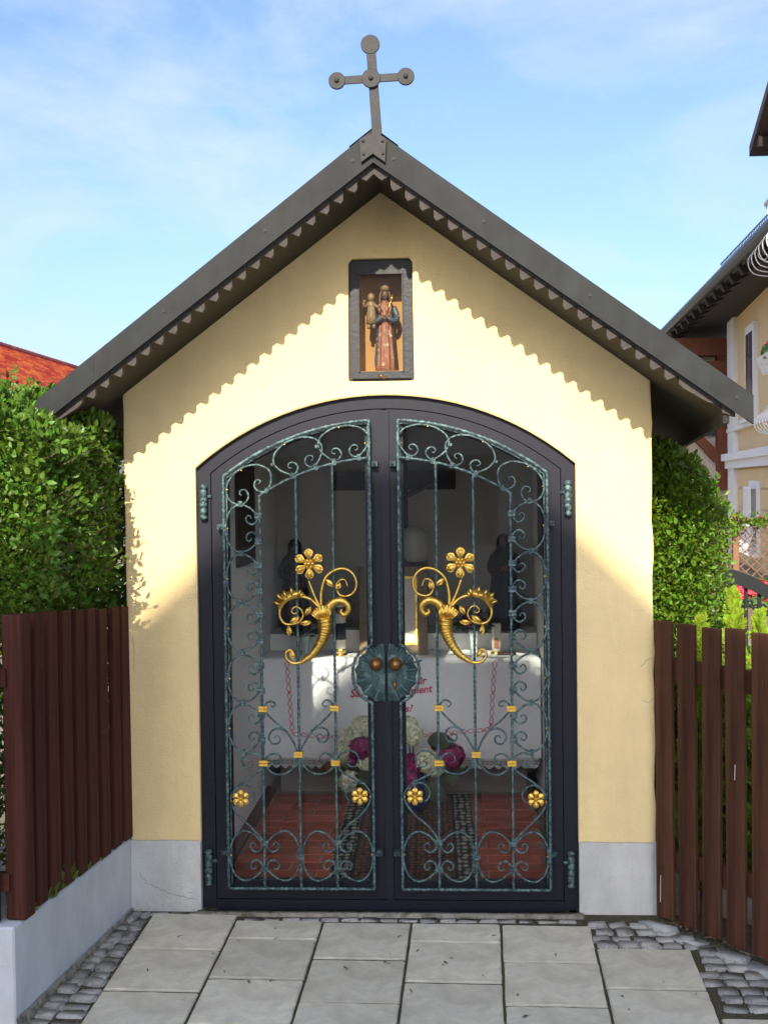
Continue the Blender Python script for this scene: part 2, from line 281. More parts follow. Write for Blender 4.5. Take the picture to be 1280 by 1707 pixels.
def stone_mesh(w, d, h=.05, rough=.006, mat='granite'):
    b = MB().box(-w/2, w/2, -d/2, d/2, -h, 0); bm = bmesh.new(); me = bpy.data.meshes.new('stone'); me.from_pydata(b.v, [], b.f); bm.from_mesh(me)
    bmesh.ops.bevel(bm, geom=bm.edges[:], offset=min(w, d)*.12, segments=2, affect='EDGES')
    for v in bm.verts: v.co += Vector((random.gauss(0, rough*.5), random.gauss(0, rough*.5), random.gauss(0, rough*.35)))
    bm.to_mesh(me); bm.free(); me.materials.append(MT[mat]); me.polygons.foreach_set('use_smooth', [True]*len(me.polygons)); return me
setts = [stone_mesh(.077, .0625) for _ in range(6)]
def sett(X, Y, rz=0, sx=1, sy=1, dz=0):
    o = bpy.data.objects.new('sett', random.choice(setts)); C.objects.link(o); o.parent = pave; o.location = (X, Y, G*Y+.002+dz+random.uniform(-.004, .003)); o.rotation_euler = (math.atan(G)+random.uniform(-.05, .05), random.uniform(-.05, .05), rz+random.uniform(-.08, .08)); o.scale = (sx*random.uniform(.97, 1.07), sy*random.uniform(.95, 1.08), 1)
k = 0; y = -.05
while y > -2.4:          # two rows along the low wall
    f = (y+.03)/-1.0; xl = -1.046-.125*f; w = (-.965-.005*f-xl)/2; s_ = min(w/.076, 1.25)
    sett(xl+w*.5, y, -.12, s_); sett(xl+w*1.5, y-.02*(k % 2), -.12, s_); y -= .062; k += 1
x = -.93
while x < .78: sett(x, -.083 if -.6 < x else -.04, 0, 1, .62, -.003); x += .078
for j, yy in enumerate((-.12, -.185, -.25, -.305)):      # patch under the right pier
    x = .82+.02*(j % 2)
    while x < 1.02+.8*abs(yy)-.08: sett(x, yy); x += .079
for yy in np.arange(-.37, -2.0, -.064):
    x = 1.16+.035*(int(yy*100) % 2)-.01*yy; lim = 1.20+(abs(yy)-.25)*.80
    if yy < -.87: x = 1.52
    while x < min(lim-.03, 2.2): sett(x, yy, -.05); x += .079
# kerb stones under the picket fence
fd = Vector((.6215, -.7834, 0)); fn = Vector((-.7834, -.6215, 0)); F0 = Vector((1.086, -.074, 0))
pos = -.06
for L_ in (.17, .15, .19, .16, .18, .2, .17, .19, .18):
    me = stone_mesh(L_-.008, .085, .06, .008, 'kerb_stone'); o = bpy.data.objects.new('kerb_stone', me); C.objects.link(o); o.parent = pave
    p = F0+fd*(pos+L_/2)+fn*.062; o.location = (p.x, p.y, G*p.y+.004); o.rotation_euler = (0, 0, math.atan2(fd.y, fd.x)); pos += L_
o = bpy.data.objects.new('threshold', stone_mesh(1.56, .05, .05, .003, 'mortar')); C.objects.link(o); o.parent = pave; o.location = (0.0, -.03, .004)
bpy.data.objects['threshold'].rotation_euler = (0, 0, 0)

# ================================================================ CHAPEL
ch = empty('chapel', (0, 0, 0), 'small yellow wayside chapel with steep grey roof and glazed double door', 'chapel')
RC, ZC = 1.171, .911
def arc(r, xa, xb, n=20): return [(xa+(xb-xa)*i/n, ZC+math.sqrt(r*r-(xa+(xb-xa)*i/n)**2)) for i in range(n+1)]
OP = .763
def holed(outline, holes, y0, y1):
    bm = bmesh.new(); loops = []
    for lp in [outline]+holes:
        vs = [bm.verts.new((p[0], y0, p[1])) for p in lp]; loops.append([bm.edges.new((vs[i], vs[(i+1) % len(vs)])) for i in range(len(vs))])
    r = bmesh.ops.triangle_fill(bm, use_beauty=True, use_dissolve=False, edges=[e for l in loops for e in l])
    fs = [f for f in r['geom'] if isinstance(f, bmesh.types.BMFace)]
    ex = bmesh.ops.extrude_face_region(bm, geom=fs); bmesh.ops.translate(bm, vec=(0, y1-y0, 0), verts=[v for v in ex['geom'] if isinstance(v, bmesh.types.BMVert)])
    bmesh.ops.recalc_face_normals(bm, faces=bm.faces[:]); bm.verts.index_update(); b = MB(); b.v = [tuple(v.co) for v in bm.verts]; b.f = [tuple(v.index for v in f.verts) for f in bm.faces]; bm.free(); return b
NX0, NX1, NZ0, NZ1 = -.133, .124, 2.137, 2.625
def wob(a, b, n, amp):
    out = []
    for i in range(n): t = i/n; out.append((a[0]+(b[0]-a[0])*t+random.uniform(-amp, amp)*(i > 0), a[1]+(b[1]-a[1])*t))
    return out
PL = .282
out = [(-OP, PL)]+[(-OP, 1.78)]+arc(RC, -OP, OP, 26)[0:]+[(OP, PL)]+wob((1.066, PL), (1.062, 2.105), 24, .004)+[(1.058, 2.12), (1.045, 2.135), (0, 2.90), (-1.04, 2.125), (-1.055, 2.105)]+wob((-1.055, 2.09), (-1.048, PL), 24, .002)+[(-1.048, PL)]
nr = .007
niche_hole = [(NX0-.004+nr, NZ0), (NX1+.003-nr, NZ0), (NX1+.003, NZ0+nr), (NX1, NZ1-2*nr), (NX1-2*nr, NZ1+.004), (NX0+2*nr, NZ1+.003), (NX0, NZ1-2*nr), (NX0-.004, NZ0+nr)]
fwall = holed(out, [niche_hole], 0, .2).build('front_wall', 'stucco', ch)
bm = bmesh.new(); bm.from_mesh(fwall.data); es = [e for e in bm.edges if all(abs(v.co.y) < 1e-5 for v in e.verts) and len(e.link_faces) == 2 and abs(e.link_faces[0].normal.dot(e.link_faces[1].normal)) < .5]
bmesh.ops.bevel(bm, geom=es, offset=.004, segments=2, affect='EDGES'); bm.to_mesh(fwall.data); bm.free()
for sx, x1 in ((-1, 1.050), (1, 1.068)):
    pl = MB(); n = 14; zt = [PL+random.uniform(-.002, .002)+.001 for _ in range(n+1)]; xs = [OP+.001+(x1-OP)*i/n for i in range(n+1)]
    poly = [(sx*xs[0], -.08), (sx*xs[-1], -.08)]+[(sx*(xs[i]+(random.uniform(-.004, .004) if i == n else 0)), zt[i]) for i in range(n, -1, -1)]
    pl.prism(poly, -.004, .2); pl.build('plinth', 'plinth', ch)
for nm, x0, x1 in (('side_wall', -1.05, -.78), ('side_wall', .74, 1.062)): MB().box(x0, x1, .202, 2.35, -.05, 2.118 if x0 < 0 else 2.112).build(nm, 'stucco', ch)
MB().prism([(-1.05, -.05), (1.06, -.05), (1.06, 2.11), (0, 2.88), (-1.05, 2.10)], 2.352, 2.5).build('back_wall', 'stucco', ch)
for pts, rad in (([(-1.02, .150), (-.995, .118), (-.965, .100), (-.93, .082), (-.90, .070), (-.87, .062), (-.83, .050), (-.78, .040)], .0007), ([(-.93, .082), (-.915, .060), (-.89, .045)], .0005)):
    MB().tube([(x+random.uniform(-.004, .004), -.0042, z+random.uniform(-.004, .004)) for x, z in cr(pts, 4)], rad, 5).build('crack', 'joint_soil', ch)
for pts in ([(1.058, 1.02), (1.04, 1.015), (1.025, 1.0), (1.012, .985)], [(1.06, .86), (1.045, .845), (1.02, .85)], [(-1.03, 1.12), (-1.025, 1.05), (-1.03, .98)]):
    MB().tube([(x+random.uniform(-.002, .002), -.0003, z) for x, z in cr(pts, 4)], .0009, 5).build('crack', 'mortar', ch)
# inner plaster skins (white)
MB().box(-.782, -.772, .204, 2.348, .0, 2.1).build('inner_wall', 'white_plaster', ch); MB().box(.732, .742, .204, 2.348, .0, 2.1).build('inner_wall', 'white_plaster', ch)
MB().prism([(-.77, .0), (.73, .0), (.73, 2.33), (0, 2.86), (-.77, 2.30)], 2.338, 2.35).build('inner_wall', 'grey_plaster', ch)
# roof
sR, sL = .725, .750
def roof_side(sx, sl):
    ye = 2.72; e0, e1 = (1.275, 1.45) if sx > 0 else (1.30, 1.34)
    b = MB(); zb = lambda x: 2.888-sl*x; V = []
    for x0, x1 in ((0, e0), (0, e1)):
        y = -.405 if x1 == e0 else ye
        V += [(sx*x0, y, zb(x0)), (sx*x1, y, zb(x1)), (sx*x1, y, zb(x1)+.095), (sx*x0, y, zb(x0)+.105)]
    F = [(0, 1, 2, 3), (7, 6, 5, 4), (0, 4, 5, 1), (1, 5, 6, 2), (2, 6, 7, 3), (3, 7, 4, 0)]
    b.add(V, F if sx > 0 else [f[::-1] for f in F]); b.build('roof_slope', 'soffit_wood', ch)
    tp = MB(); V2 = [(sx*0, -.412, 2.888+.112), (sx*(e0+.04), -.412, zb(e0+.04)+.104), (sx*(e1+.04), ye+.02, zb(e1+.04)+.104), (0, ye+.02, 2.888+.112)]
    V2 = V2+[(x, y, z+.012) for x, y, z in V2]; tp.add(V2, [(0, 3, 2, 1), (4, 5, 6, 7), (0, 1, 5, 4), (1, 2, 6, 5), (2, 3, 7, 6), (3, 0, 4, 7)] if sx > 0 else [(1, 2, 3, 0), (7, 6, 5, 4), (4, 5, 1, 0), (5, 6, 2, 1), (6, 7, 3, 2), (7, 4, 0, 3)])
    for yy in np.arange(.1, 2.7, .45): tp.bar((0, yy, 3.025), (sx*e0, yy, 3.025-sl*e0), .02, .03)
    tp.build('roof_sheet', 'roof_metal', ch)
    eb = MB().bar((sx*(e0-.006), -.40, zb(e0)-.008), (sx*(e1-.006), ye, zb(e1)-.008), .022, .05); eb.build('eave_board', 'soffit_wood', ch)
    # verge flashing
    xe = 1.36 if sx > 0 else 1.31; tl, bl = (.728, .718) if sx > 0 else (.765, .750)
    ap = MB().prism([(0, 2.90), (sx*xe, 2.90-bl*xe), (sx*xe, 3.02-tl*xe), (0, 3.02)], -.432, -.416)
    vb = ap.build('verge_flashing', 'roof_metal', ch, bevel=.002)
    MB().prism([(0, 2.897), (sx*(xe-.03), 2.897-bl*(xe-.03)), (sx*(xe-.03), 2.909-bl*(xe-.03)), (0, 2.909)], -.437, -.4325).build('drip_edge', 'roof_metal', vb)
    for x in (.52, 1.05): z_ = 2.962-.5*(tl+bl)*x; MB().prism([(sx*(x-.004), 2.9015-bl*(x-.004)), (sx*(x+.004), 2.9015-bl*(x+.004)), (sx*(x+.004), 3.0185-tl*(x+.004)), (sx*(x-.004), 3.0185-tl*(x-.004))], -.4335, -.4322).build('seam', 'roof_metal', vb)
    for x in (.075, .40, .78, 1.30):
        zz = 2.962-.5*(tl+bl)*x
        MB().disc((sx*x, zz), .0075, -.4335, -.432).disc((sx*x, zz), .0045, -.437, -.4335, 8).build('screw', 'screw', vb)
    # saw-tooth trim board
    zl = lambda x: 2.899-bl*x; P = [(0, 2.93), (0, 2.862), (.028, 2.838), (.060, zl(.060)-.002)]; x = .062; pt = .0519
    while x+pt < 1.12: P += [(x, zl(x)-.040-random.uniform(0, .004)), (x+.009, zl(x)-.056), (x+pt-.003, zl(x+pt)-.003+random.uniform(-.002, .002)), (x+pt, zl(x+pt)-.004)]; x += pt
    P += [(x, zl(x)-.034), (x+.02, zl(x)-.052), (x+.10, zl(x+.10)-.028), (x+.15, zl(x+.15)-.006), (x+.155, zl(x+.155)-.03), (x+.20, zl(x+.2)-.012), (x+.20, zl(x+.2)+.03)]
    MB().prism([(sx*a, b_) for a, b_ in P][::sx], -.408, -.380).build('sawtooth_trim', 'old_wood', ch)
    # soffit shadow board behind
roof_side(1, sR); roof_side(-1, sL)
MB().add([(-.09, -.40, 2.967), (0, -.40, 3.035), (.09, -.40, 2.967), (-.09, 2.74, 2.967), (0, 2.74, 3.035), (.09, 2.74, 2.967)], [(0, 1, 4, 3), (1, 2, 5, 4)]).build('ridge_cap', 'roof_metal', ch)
# cross on the gable
cx = MB(); lean = -.062
def cz(z): return .016+(z-2.998)*lean
P = [(-.050, 2.978), (-.044, 2.895), (0, 2.925), (.045, 2.892), (.050, 2.975), (.030, 2.992), (cz(3.0)+.018, 3.0), (cz(3.3)+.017, 3.3), (cz(3.3)-.017, 3.3), (cz(3.0)-.018, 3.0), (-.028, 2.992)]
cross = cx.prism(P, -.447, -.439).build('cross', 'cross_metal', ch, bevel=.0015)
for (x, z, r) in ((cz(3.318)-.001, 3.320, .0345),): MB().disc((x, z), r, -.449, -.437, 24).build('disc', 'cross_metal', cross, bevel=.0015)
MB().prism([(-.125, 3.176), (.122, 3.184), (.122, 3.213), (-.125, 3.205)], -.4545, -.4475).build('cross_arm', 'cross_metal', cross, bevel=.0015)
for (x, z, r) in ((-.127, 3.190, .0305), (.123, 3.198, .031), (-.003, 3.195, .034)):
    dd = MB().disc((x, z), r, -.459, -.4455, 24).build('disc', 'cross_metal', cross, bevel=.0015); MB().ball((x, -.46, z), .009, 10, 6).build('rivet', 'screw', cross, smooth=True)
for x, z in ((-.035, 2.972), (.036, 2.970), (-.034, 2.925), (.037, 2.925)): MB().ball((x, -.447, z), .006, 8, 6).build('rivet', 'screw', cross, smooth=True)
# niche
nb = MB(); y1 = .17
MB().add([(NX0+.03, y1, NZ0+.03), (NX1-.03, y1, NZ0+.03), (NX1-.03, y1, NZ1-.03), (NX0+.03, y1, NZ1-.03)], [(0, 1, 2, 3)]).build('niche_back', 'ochre', ch)
for b_ in (MB().box(NX0+.03, NX0+.04, .045, y1, NZ0+.03, NZ1-.03), MB().box(NX1-.04, NX1-.03, .045, y1, NZ0+.03, NZ1-.03), MB().box(NX0+.03, NX1-.03, .045, y1, NZ0+.03, NZ0+.045)): b_.build('niche_lining', 'ochre', ch)
MB().box(NX0+.041, NX1-.041, .045, y1-.001, NZ1-.05, NZ1-.03).build('niche_lining', 'niche_top', ch)
nf = MB().box(NX0, NX1, .03, .05, NZ1-.05, NZ1-.001).build('niche_frame', 'frame_black', ch)
for a in ((NX0-.002, NX0+.040, .028, .052, NZ0, NZ1-.05), (NX1-.043, NX1, .028, .052, NZ0, NZ1-.05), (NX0+.040, NX1-.043, .029, .051, NZ0, NZ0+.042)): MB().box(*a).build('frame_rail', 'frame_black', nf)
for a in ((NX0+.036, NX0+.041, .020, .028, NZ0+.04, NZ1-.052), (NX1-.044, NX1-.039, .020, .028, NZ0+.04, NZ1-.052), (NX0+.036, NX1-.039, .016, .029, NZ1-.058, NZ1-.050), (NX0+.01, NX1-.01, .012, .029, NZ0+.012, NZ0+.018)): MB().box(*a).build('bead', 'frame_black', nf)
MB().box(NX0+.041, NX1-.044, .036, .039, NZ0+.043, NZ1-.051).build('glass_pane', 'niche_glass', nf)
MB().tube(cr([(-.02, .012, NZ0+.018), (-.008, .004, NZ0+.024), (.004, .008, NZ0+.012), (.012, .012, NZ0+.018)], 4), .003, 6).build('latch', 'bronze', nf)

# ---- door frame
def band(ro, ri, xo, xi, z0, y0, y1):
    o_ = [(-xo, z0)]+arc(ro, -xo, xo, 28)+[(xo, z0)]; i_ = [(xi, z0)]+arc(ri, xi, -xi, 28)+[(-xi, z0)]
    return MB().prism(o_+i_, y0, y1)
df = band(RC-.001, RC-.052, OP-.001, OP-.056, .0, .028, .085).build('door_frame', 'steel', ch)
MB().box(-OP+.057, OP-.057, .03, .085, -.01, .034).build('door_sill', 'steel', df)
DI = {'corner':[(-506,1732),(-497,1743),(-513,1747),(-523,1731),(-517,1711),(-494,1699),(-471,1707),(-456,1736),(-457,1776),(-480,1799),(-519,1809),(-572,1796),(-618,1758),(-637,1713),(-629,1673),(-607,1654),(-580,1648),(-557,1660),(-547,1685),(-560,1708),(-579,1705),(-583,1692),(-574,1686)],
's_left':[(-468,834),(-460,828),(-450,840),(-467,851),(-487,843),(-495,821),(-481,797),(-448,764),(-409,731),(-380,689),(-364,649)],
's_left_curl':[(-412,733),(-442,741),(-468,728),(-478,702),(-463,679),(-439,682),(-433,702),(-446,712),(-456,702)],
's_right':[(-241,834),(-249,829),(-258,843),(-240,856),(-221,846),(-213,825),(-228,800),(-264,764),(-304,728),(-334,682),(-353,649)],
's_right_curl':[(-307,731),(-271,746),(-242,735),(-236,708),(-252,686),(-275,692),(-281,712),(-267,718),(-259,710)],
'loop_left':[(-361,623),(-375,590),(-405,561),(-435,552),(-467,561),(-490,584),(-499,602),(-488,623),(-463,638),(-437,631),(-434,610),(-451,597),(-458,607)],
'loop_right':[(-352,623),(-336,587),(-306,561),(-274,556),(-241,564),(-218,584),(-209,602),(-219,623),(-243,640),(-266,633),(-272,610),(-257,600)],
'side_curl_left':[(-500,607),(-513,630),(-542,641),(-572,636),(-589,610),(-576,585),(-553,587),(-548,605),(-562,607)],
'side_curl_right':[(-206,607),(-191,633),(-158,650),(-129,643),(-114,617),(-126,589),(-149,587),(-159,602),(-145,610)],
'heart_left':[(-505,584),(-530,559),(-577,528),(-614,498),(-636,458),(-625,412),(-592,373),(-550,333),(-514,294),(-503,274)],
'heart_left_curl':[(-614,499),(-584,512),(-551,498),(-540,472),(-548,449),(-561,442)],
'heart_right':[(-203,587),(-182,564),(-143,541),(-97,519),(-70,479),(-74,440),(-106,394),(-152,355),(-188,315),(-203,286)],
'heart_right_curl':[(-97,517),(-130,522),(-160,505),(-170,476),(-160,453),(-147,446)],
'horn':[(-242,1191),(-241,1150),(-249,1116),(-268,1078),(-299,1040),(-341,1012)],
'horn_tail':[(-338,1013),(-372,1009),(-398,1029),(-400,1052),(-383,1063),(-371,1051),(-379,1041)],
'volute':[(-229,1206),(-223,1233),(-202,1255),(-171,1259),(-149,1242),(-147,1217),(-163,1204),(-176,1214),(-172,1225)],
'stem':[(-262,1236),(-285,1286),(-305,1341)],
'loop_big':[(-256,1238),(-255,1293),(-238,1350),(-200,1382),(-158,1387),(-125,1364),(-113,1326),(-124,1293),(-152,1278),(-179,1282),(-192,1301),(-195,1323),(-178,1343),(-159,1342),(-149,1317)],
'loop_low':[(-266,1235),(-300,1267),(-345,1278),(-391,1264),(-420,1230),(-422,1196),(-404,1170),(-374,1166),(-343,1177),(-329,1203),(-340,1228),(-361,1236),(-375,1219),(-365,1208),(-356,1213)],
'crest':[(-317,1281),(-330,1294),(-338,1305),(-357,1298),(-375,1313),(-387,1296),(-406,1300),(-418,1287),(-433,1287),(-431,1268),(-445,1257),(-433,1242),(-428,1226),(-420,1230),(-407,1251),(-391,1264),(-368,1275),(-345,1278)],
'shell':[(-269,1186),(-295,1211),(-278,1229),(-255,1241),(-228,1238),(-215,1225),(-216,1195)]}
GY = .0           # plane of the wrought grille
def cscroll(to):   # half profile (n outward, s along)
    h = [(.140,0),(.136,.035),(.118,.075),(.086,.096),(.05,.088),(.022,.066),(.009,.046),(.014,.028),(.032,.016),(.051,.024),(.057,.040),(.048,.052),(.037,.047),(.037,.039)]
    pts = [(n_, -s_) for n_, s_ in h[::-1]]+h[1:]
    P = cr([to(n_, s_) for n_, s_ in pts], 5); k = len(P)
    return P, [.0023+.0019*min(1, min(i, k-1-i)/22) for i in range(k)]
def leaf_door(sx):
    mir = (lambda b: b.mirror()) if sx > 0 else (lambda b: b)
    # leaf frame with glazing opening
    xo, xi = .704, .010; gl, gr_ = .637, .073
    o_ = [(-xo, .037)]+arc(RC-.056, -xo, -xi, 18)+[(-xi, .037)]; h_ = [(-gl, .112)]+arc(1.056, -gl, -gr_, 18)+[(-gr_, .112)]
    leaf = mir(MB().ring(o_, h_, .033, .075)).build('door_leaf', 'steel', ch, label=None)
    def B(name, b, mat, smooth=True): return mir(b).build(name, mat, leaf, smooth=smooth)
    B('glass_pane', MB().prism(h_, .052, .057), 'door_glass', False)
    # rebate line: raised inner bead
    B('glazing_bead', MB().ring([(-gl-.006, .106)]+arc(1.062, -gl-.006, -gr_+.006, 18)+[(-gr_+.006, .106)], [(-gl+.004, .116)]+arc(1.052, -gl+.004, -gr_-.004, 18)+[(-gr_-.004, .116)], .026, .034), 'steel', False)
    if sx < 0: MB().box(-.012, .020, .022, .0325, .036, ZC+RC-.060).build('astragal', 'steel', leaf)
    # hammered outer frame with bulge round the lock
    def rough(pts, r, step=.009):
        P = [Vector((p[0], GY, p[1])) for p in pts]; Q = [P[0]]
        for a, b in zip(P, P[1:]):
            n = max(1, int((b-a).length/step)); Q += [a.lerp(b, i/n) for i in range(1, n+1)]
        return Q, [r*(1+(.26 if i % 2 else -.12)+random.uniform(-.06, .06)) for i in range(len(Q))]
    bul = cr([(-.058, .845), (-.100, .872), (-.127, .915), (-.134, .962), (-.127, 1.012), (-.100, 1.052), (-.060, 1.077)], 5)
    loop = [(-.650, .088), (-.649, 1.762)]+arc(1.072, -.645, -.058, 24)+[(-.0575, 1.079)]+[tuple(p) for p in bul[::-1]]+[(-.0575, .843), (-.0575, .088), (-.650, .088)]
    P_, r_ = rough(loop, .0062); B('grille_frame', MB().tube(P_, r_, 6), 'iron')
    P_, r_ = rough([(-.6385, .10), (-.638, 1.756)]+arc(1.060, -.635, -.064, 20)+[(-.066, 1.10)], .0032, .03); B('grille_frame_inner', MB().tube([(p.x, .012, p.z) for p in P_], [.0035]*len(P_), 6), 'iron')
    P_, r_ = rough([(-.502, .088), (-.503, ZC+math.sqrt(.922**2-.503**2))]+arc(.922, -.50, -.060, 18), .0055); B('bar', MB().tube(P_, r_, 6), 'iron')
    for x in (-.356, -.2075): P_, r_ = rough([(x+.002, .088), (x, ZC+math.sqrt(.922**2-x*x))], .0055); B('bar', MB().tube(P_, r_, 6), 'iron')
    def collar(x, z, ang, mat='iron', w=.026, h=.011):
        b = MB()
        for k in (-1, 1):
            c_ = math.cos(ang); s_ = math.sin(ang); off = k*h*.36
            b.bar((x-c_*w/2-s_*off, GY, z-s_*w/2+c_*off), (x+c_*w/2-s_*off, GY, z+s_*w/2+c_*off), .022, h*.62, (-s_, 0, c_))
        B('collar', b, mat, False)
    def scroll(pts, rs): B('scroll', MB().tube([(p[0], GY+(p[2] if len(p) > 2 else 0), p[1]) for p in pts], rs, 7), 'iron')
    zc = [1.552, 1.352, 1.152, .945, .744]
    for z in zc:
        scroll(*cscroll(lambda n_, s_: (-.502-n_, z+s_))); collar(-.508, z+.052, 0, w=.030, h=.017); collar(-.508, z-.052, 0, w=.030, h=.017); collar(-.580, z-.1, 0, w=.014, h=.017)
    collar(-.580, 1.652, 0, w=.016, h=.017)
    for x in (-.160, -.345):
        a0 = math.asin(x/.996); to = lambda n_, s_: ((.922+n_)*math.sin(a0+s_/.94), ZC+(.922+n_)*math.cos(a0+s_/.94))
        scroll(*cscroll(to))
        for s_ in (.052, -.052): q = to(.005, s_); collar(q[0], q[1], math.pi/2-a0-s_/.94, w=.026)
        q = to(.082, -.1); collar(q[0], q[1], math.pi/2-a0, h=.012, w=.012)
    def dig(name, r0=.0021, r1=.0043, ends=(1, 1), n=5):
        P = cr([(a/1000, b_/1000) for a, b_ in DI[name]], n); k = len(P)
        rs = [r0+(r1-r0)*min(1, (i/16 if ends[0] else 1), ((k-1-i)/16 if ends[1] else 1)) for i in range(k)]; scroll(P, rs)
    dig('corner'); collar(-.473, 1.704, math.pi/2-.52)
    for nm in ('s_left', 's_right'): dig(nm, ends=(1, 0))
    for nm in ('s_left_curl', 's_right_curl', 'loop_left', 'loop_right', 'side_curl_left', 'side_curl_right', 'heart_left_curl', 'heart_right_curl'): dig(nm, ends=(0, 1))
    for nm in ('heart_left', 'heart_right'): dig(nm, ends=(0, 0))
    for bx_, dn in ((-.501, -1), (-.501, 1), (-.204, -1), (-.204, 1)): scroll(*cscroll(lambda n_, s_: (bx_+dn*n_*1.02, .222+s_*1.05)))
    for x, z in ((-.501, .276), (-.501, .169), (-.204, .282), (-.204, .170), (-.354, .222)): collar(x, z, 0, w=.030, h=.014)
    for x, z in ((-.499, .821), (-.210, .824), (-.358, .636), (-.500, .601), (-.208, .602)): collar(x, z, 0, 'gold', .036, .017)
    for x, z in ((-.633,.945),(-.636,.743),(-.634,.448),(-.069,.466),(-.637,.227),(-.066,.232),(-.177,1.953),(-.073,1.889),(-.397,1.888),(-.573,1.787),(-.631,1.709),(-.633,1.553),(-.636,1.350),(-.635,1.149)):
        B('stud', MB().ball((x, GY-.009, z), .0042, 8, 6), 'gold')
    for x, z in ((-.036, 1.806), (-.664, 1.56), (-.036, .235), (-.664, .235)): B('clip', MB().box(x-.012, x+.012, GY-.008, .034, z-.010, z+.010).ball((x, GY-.008, z), .008, 8, 6), 'iron_dark', False)
    # small gilt rosettes
    def petal(c, ang, L0, L1, w, y, bulge, spat=False):
        b = MB(); u = (math.cos(ang), math.sin(ang)); v = (-u[1], u[0]); rows = 7; V = []; F = []
        for i in range(rows):
            t = i/(rows-1); ww = w*math.sin(math.pi*(.12+.83*t))**.8*(.55+.6*t); rr_ = L0+(L1-L0)*t
            if spat: ww = w*(.34, .38, .55, .85, 1.05, .92, .42)[i]
            for k in (-1, -.5, 0, .5, 1):
                V.append((c[0]+u[0]*rr_+v[0]*ww*k, y-bulge*(1-k*k)*math.sin(math.pi*(.15+.7*t))-.004*math.cos(math.pi*2*k), c[1]+u[1]*rr_+v[1]*ww*k))
        for i in range(rows-1):
            for k in range(4): F.append((i*5+k, (i+1)*5+k, (i+1)*5+k+1, i*5+k+1))
        b.add(V, F); k0 = len(V); b.add([(x, yy+.010, z) for x, yy, z in V], [f[::-1] for f in F]); return b
    def rosette(c, r, w, y, a0, nm):
        ctr = mir(MB().ball((c[0], y-.006, c[1]), r*.24, 12, 8, (1, .7, 1))).build(nm, 'gold', leaf, smooth=True)
        return ctr
    for c_ in ((-.594, .458), (-.111, .468)):
        b = MB().ball((c_[0], GY-.014, c_[1]), .008, 10, 6)
        for k in range(6): b.add(*[(lambda p: (p.v, p.f))(petal(c_, k*math.pi/3+math.pi/6, .006, .034, .0105, GY-.012, .012, True))][0])
        B('rosette', b, 'gold')
    # cornucopia with bloom
    c_ = (-.302, 1.409)
    b = MB().ball((c_[0], GY-.040, c_[1]), .010, 12, 8)
    for k in range(6): b.ball((c_[0]+.014*math.cos(k*math.pi/3), GY-.034, c_[1]+.014*math.sin(k*math.pi/3)), .008, 8, 6)
    B('bloom_centre', b, 'gold')
    for k in range(6):
        a = k*math.pi/3+math.pi/6+.03; b = petal(c_, a, .012, .060, .0170, GY-.026, .012, True)
        for e in (-.16, .16): b.tube([(c_[0]+r_*math.cos(a+e*t_), GY-.036, c_[1]+r_*math.sin(a+e*t_)) for r_, t_ in ((.02, .6), (.032, 1), (.044, 1.3), (.054, 1))], [.0022]*4, 5)
        b.ball((c_[0]+.05*math.cos(a), GY-.036, c_[1]+.05*math.sin(a)), .0045, 8, 6); B('petal', b, 'gold')
    def gd(name, rfun, y=-.026, n=7, nm='gilt_scroll', seg=8):
        P = cr([(a/1000, b_/1000) for a, b_ in DI[name]], n); k = len(P); B(nm, MB().tube([(p[0], GY+y, p[1]) for p in P], [rfun(i/(k-1)) for i in range(k)], seg), 'gold'); return P
    P = cr([(a/1000, b_/1000) for a, b_ in DI['horn']], 14); k = len(P)
    ctrs = [Vector((p[0], GY-.03, p[1])) for p in P]
    B('horn', MB().tube(ctrs, [(.0215*(1-i/(k-1))**.8+.0065)*(1+.02*(i % 2)) for i in range(k)], 12), 'gold')
    b = MB()                     # rope-like ridge wound round the horn
    hel = []; hr = []
    for i in range(0, 240):
        t = i/239; f = t*(k-1); j = min(int(f), k-2); q = ctrs[j].lerp(ctrs[j+1], f-j); tg = (ctrs[j+1]-ctrs[j]).normalized(); bn = Vector((0, -1, 0)); sd = tg.cross(bn)
        rad = .0215*(1-t)**.8+.0072; a = t*2*math.pi*15; hel.append(q+bn*math.cos(a)*rad+sd*math.sin(a)*rad); hr.append(.0020+.0026*(1-t))
    B('horn_ridge', MB().tube(hel, hr, 5), 'gold')
    gd('horn_tail', lambda t: .0068-.0036*t); gd('stem', lambda t: .0055-.001*t); gd('loop_big', lambda t: .0062-.0036*t); gd('loop_low', lambda t: .0062-.0038*t)
    gd('volute', lambda t: .0155*(1-t)**.7+.004, -.034, seg=10, nm='volute')
    P = cr([(a/1000, b_/1000) for a, b_ in DI['volute']], 7); k = len(P); B('volute_rib', MB().tube([(p[0], GY-.034-(.0155*(1-i/(k-1))**.7+.003), p[1]) for i, p in enumerate(P)], [.003]*k, 6), 'gold')
    b = MB(); sh = [(a/1000, z/1000) for a, z in DI['shell']]; rim = cr(sh[1:6], 4); base = (-.243, 1.187)
    for i in range(len(rim)-1):
        for j, (ta, tb) in enumerate(((0, .5), (.5, 1))):
            q = []
            for (p, t) in ((rim[i], ta), (rim[i], tb), (rim[i+1], tb), (rim[i+1], ta)):
                bx0 = base[0]+(p[0]-rim[0][0])/(rim[-1][0]-rim[0][0])*.044-.022; q.append((bx0+(p[0]-bx0)*t, GY-.030-.022*math.sin(math.pi*(.25+.5*t)), base[1]+(p[1]-base[1])*t))
            b.add(q, [(0, 1, 2, 3)])
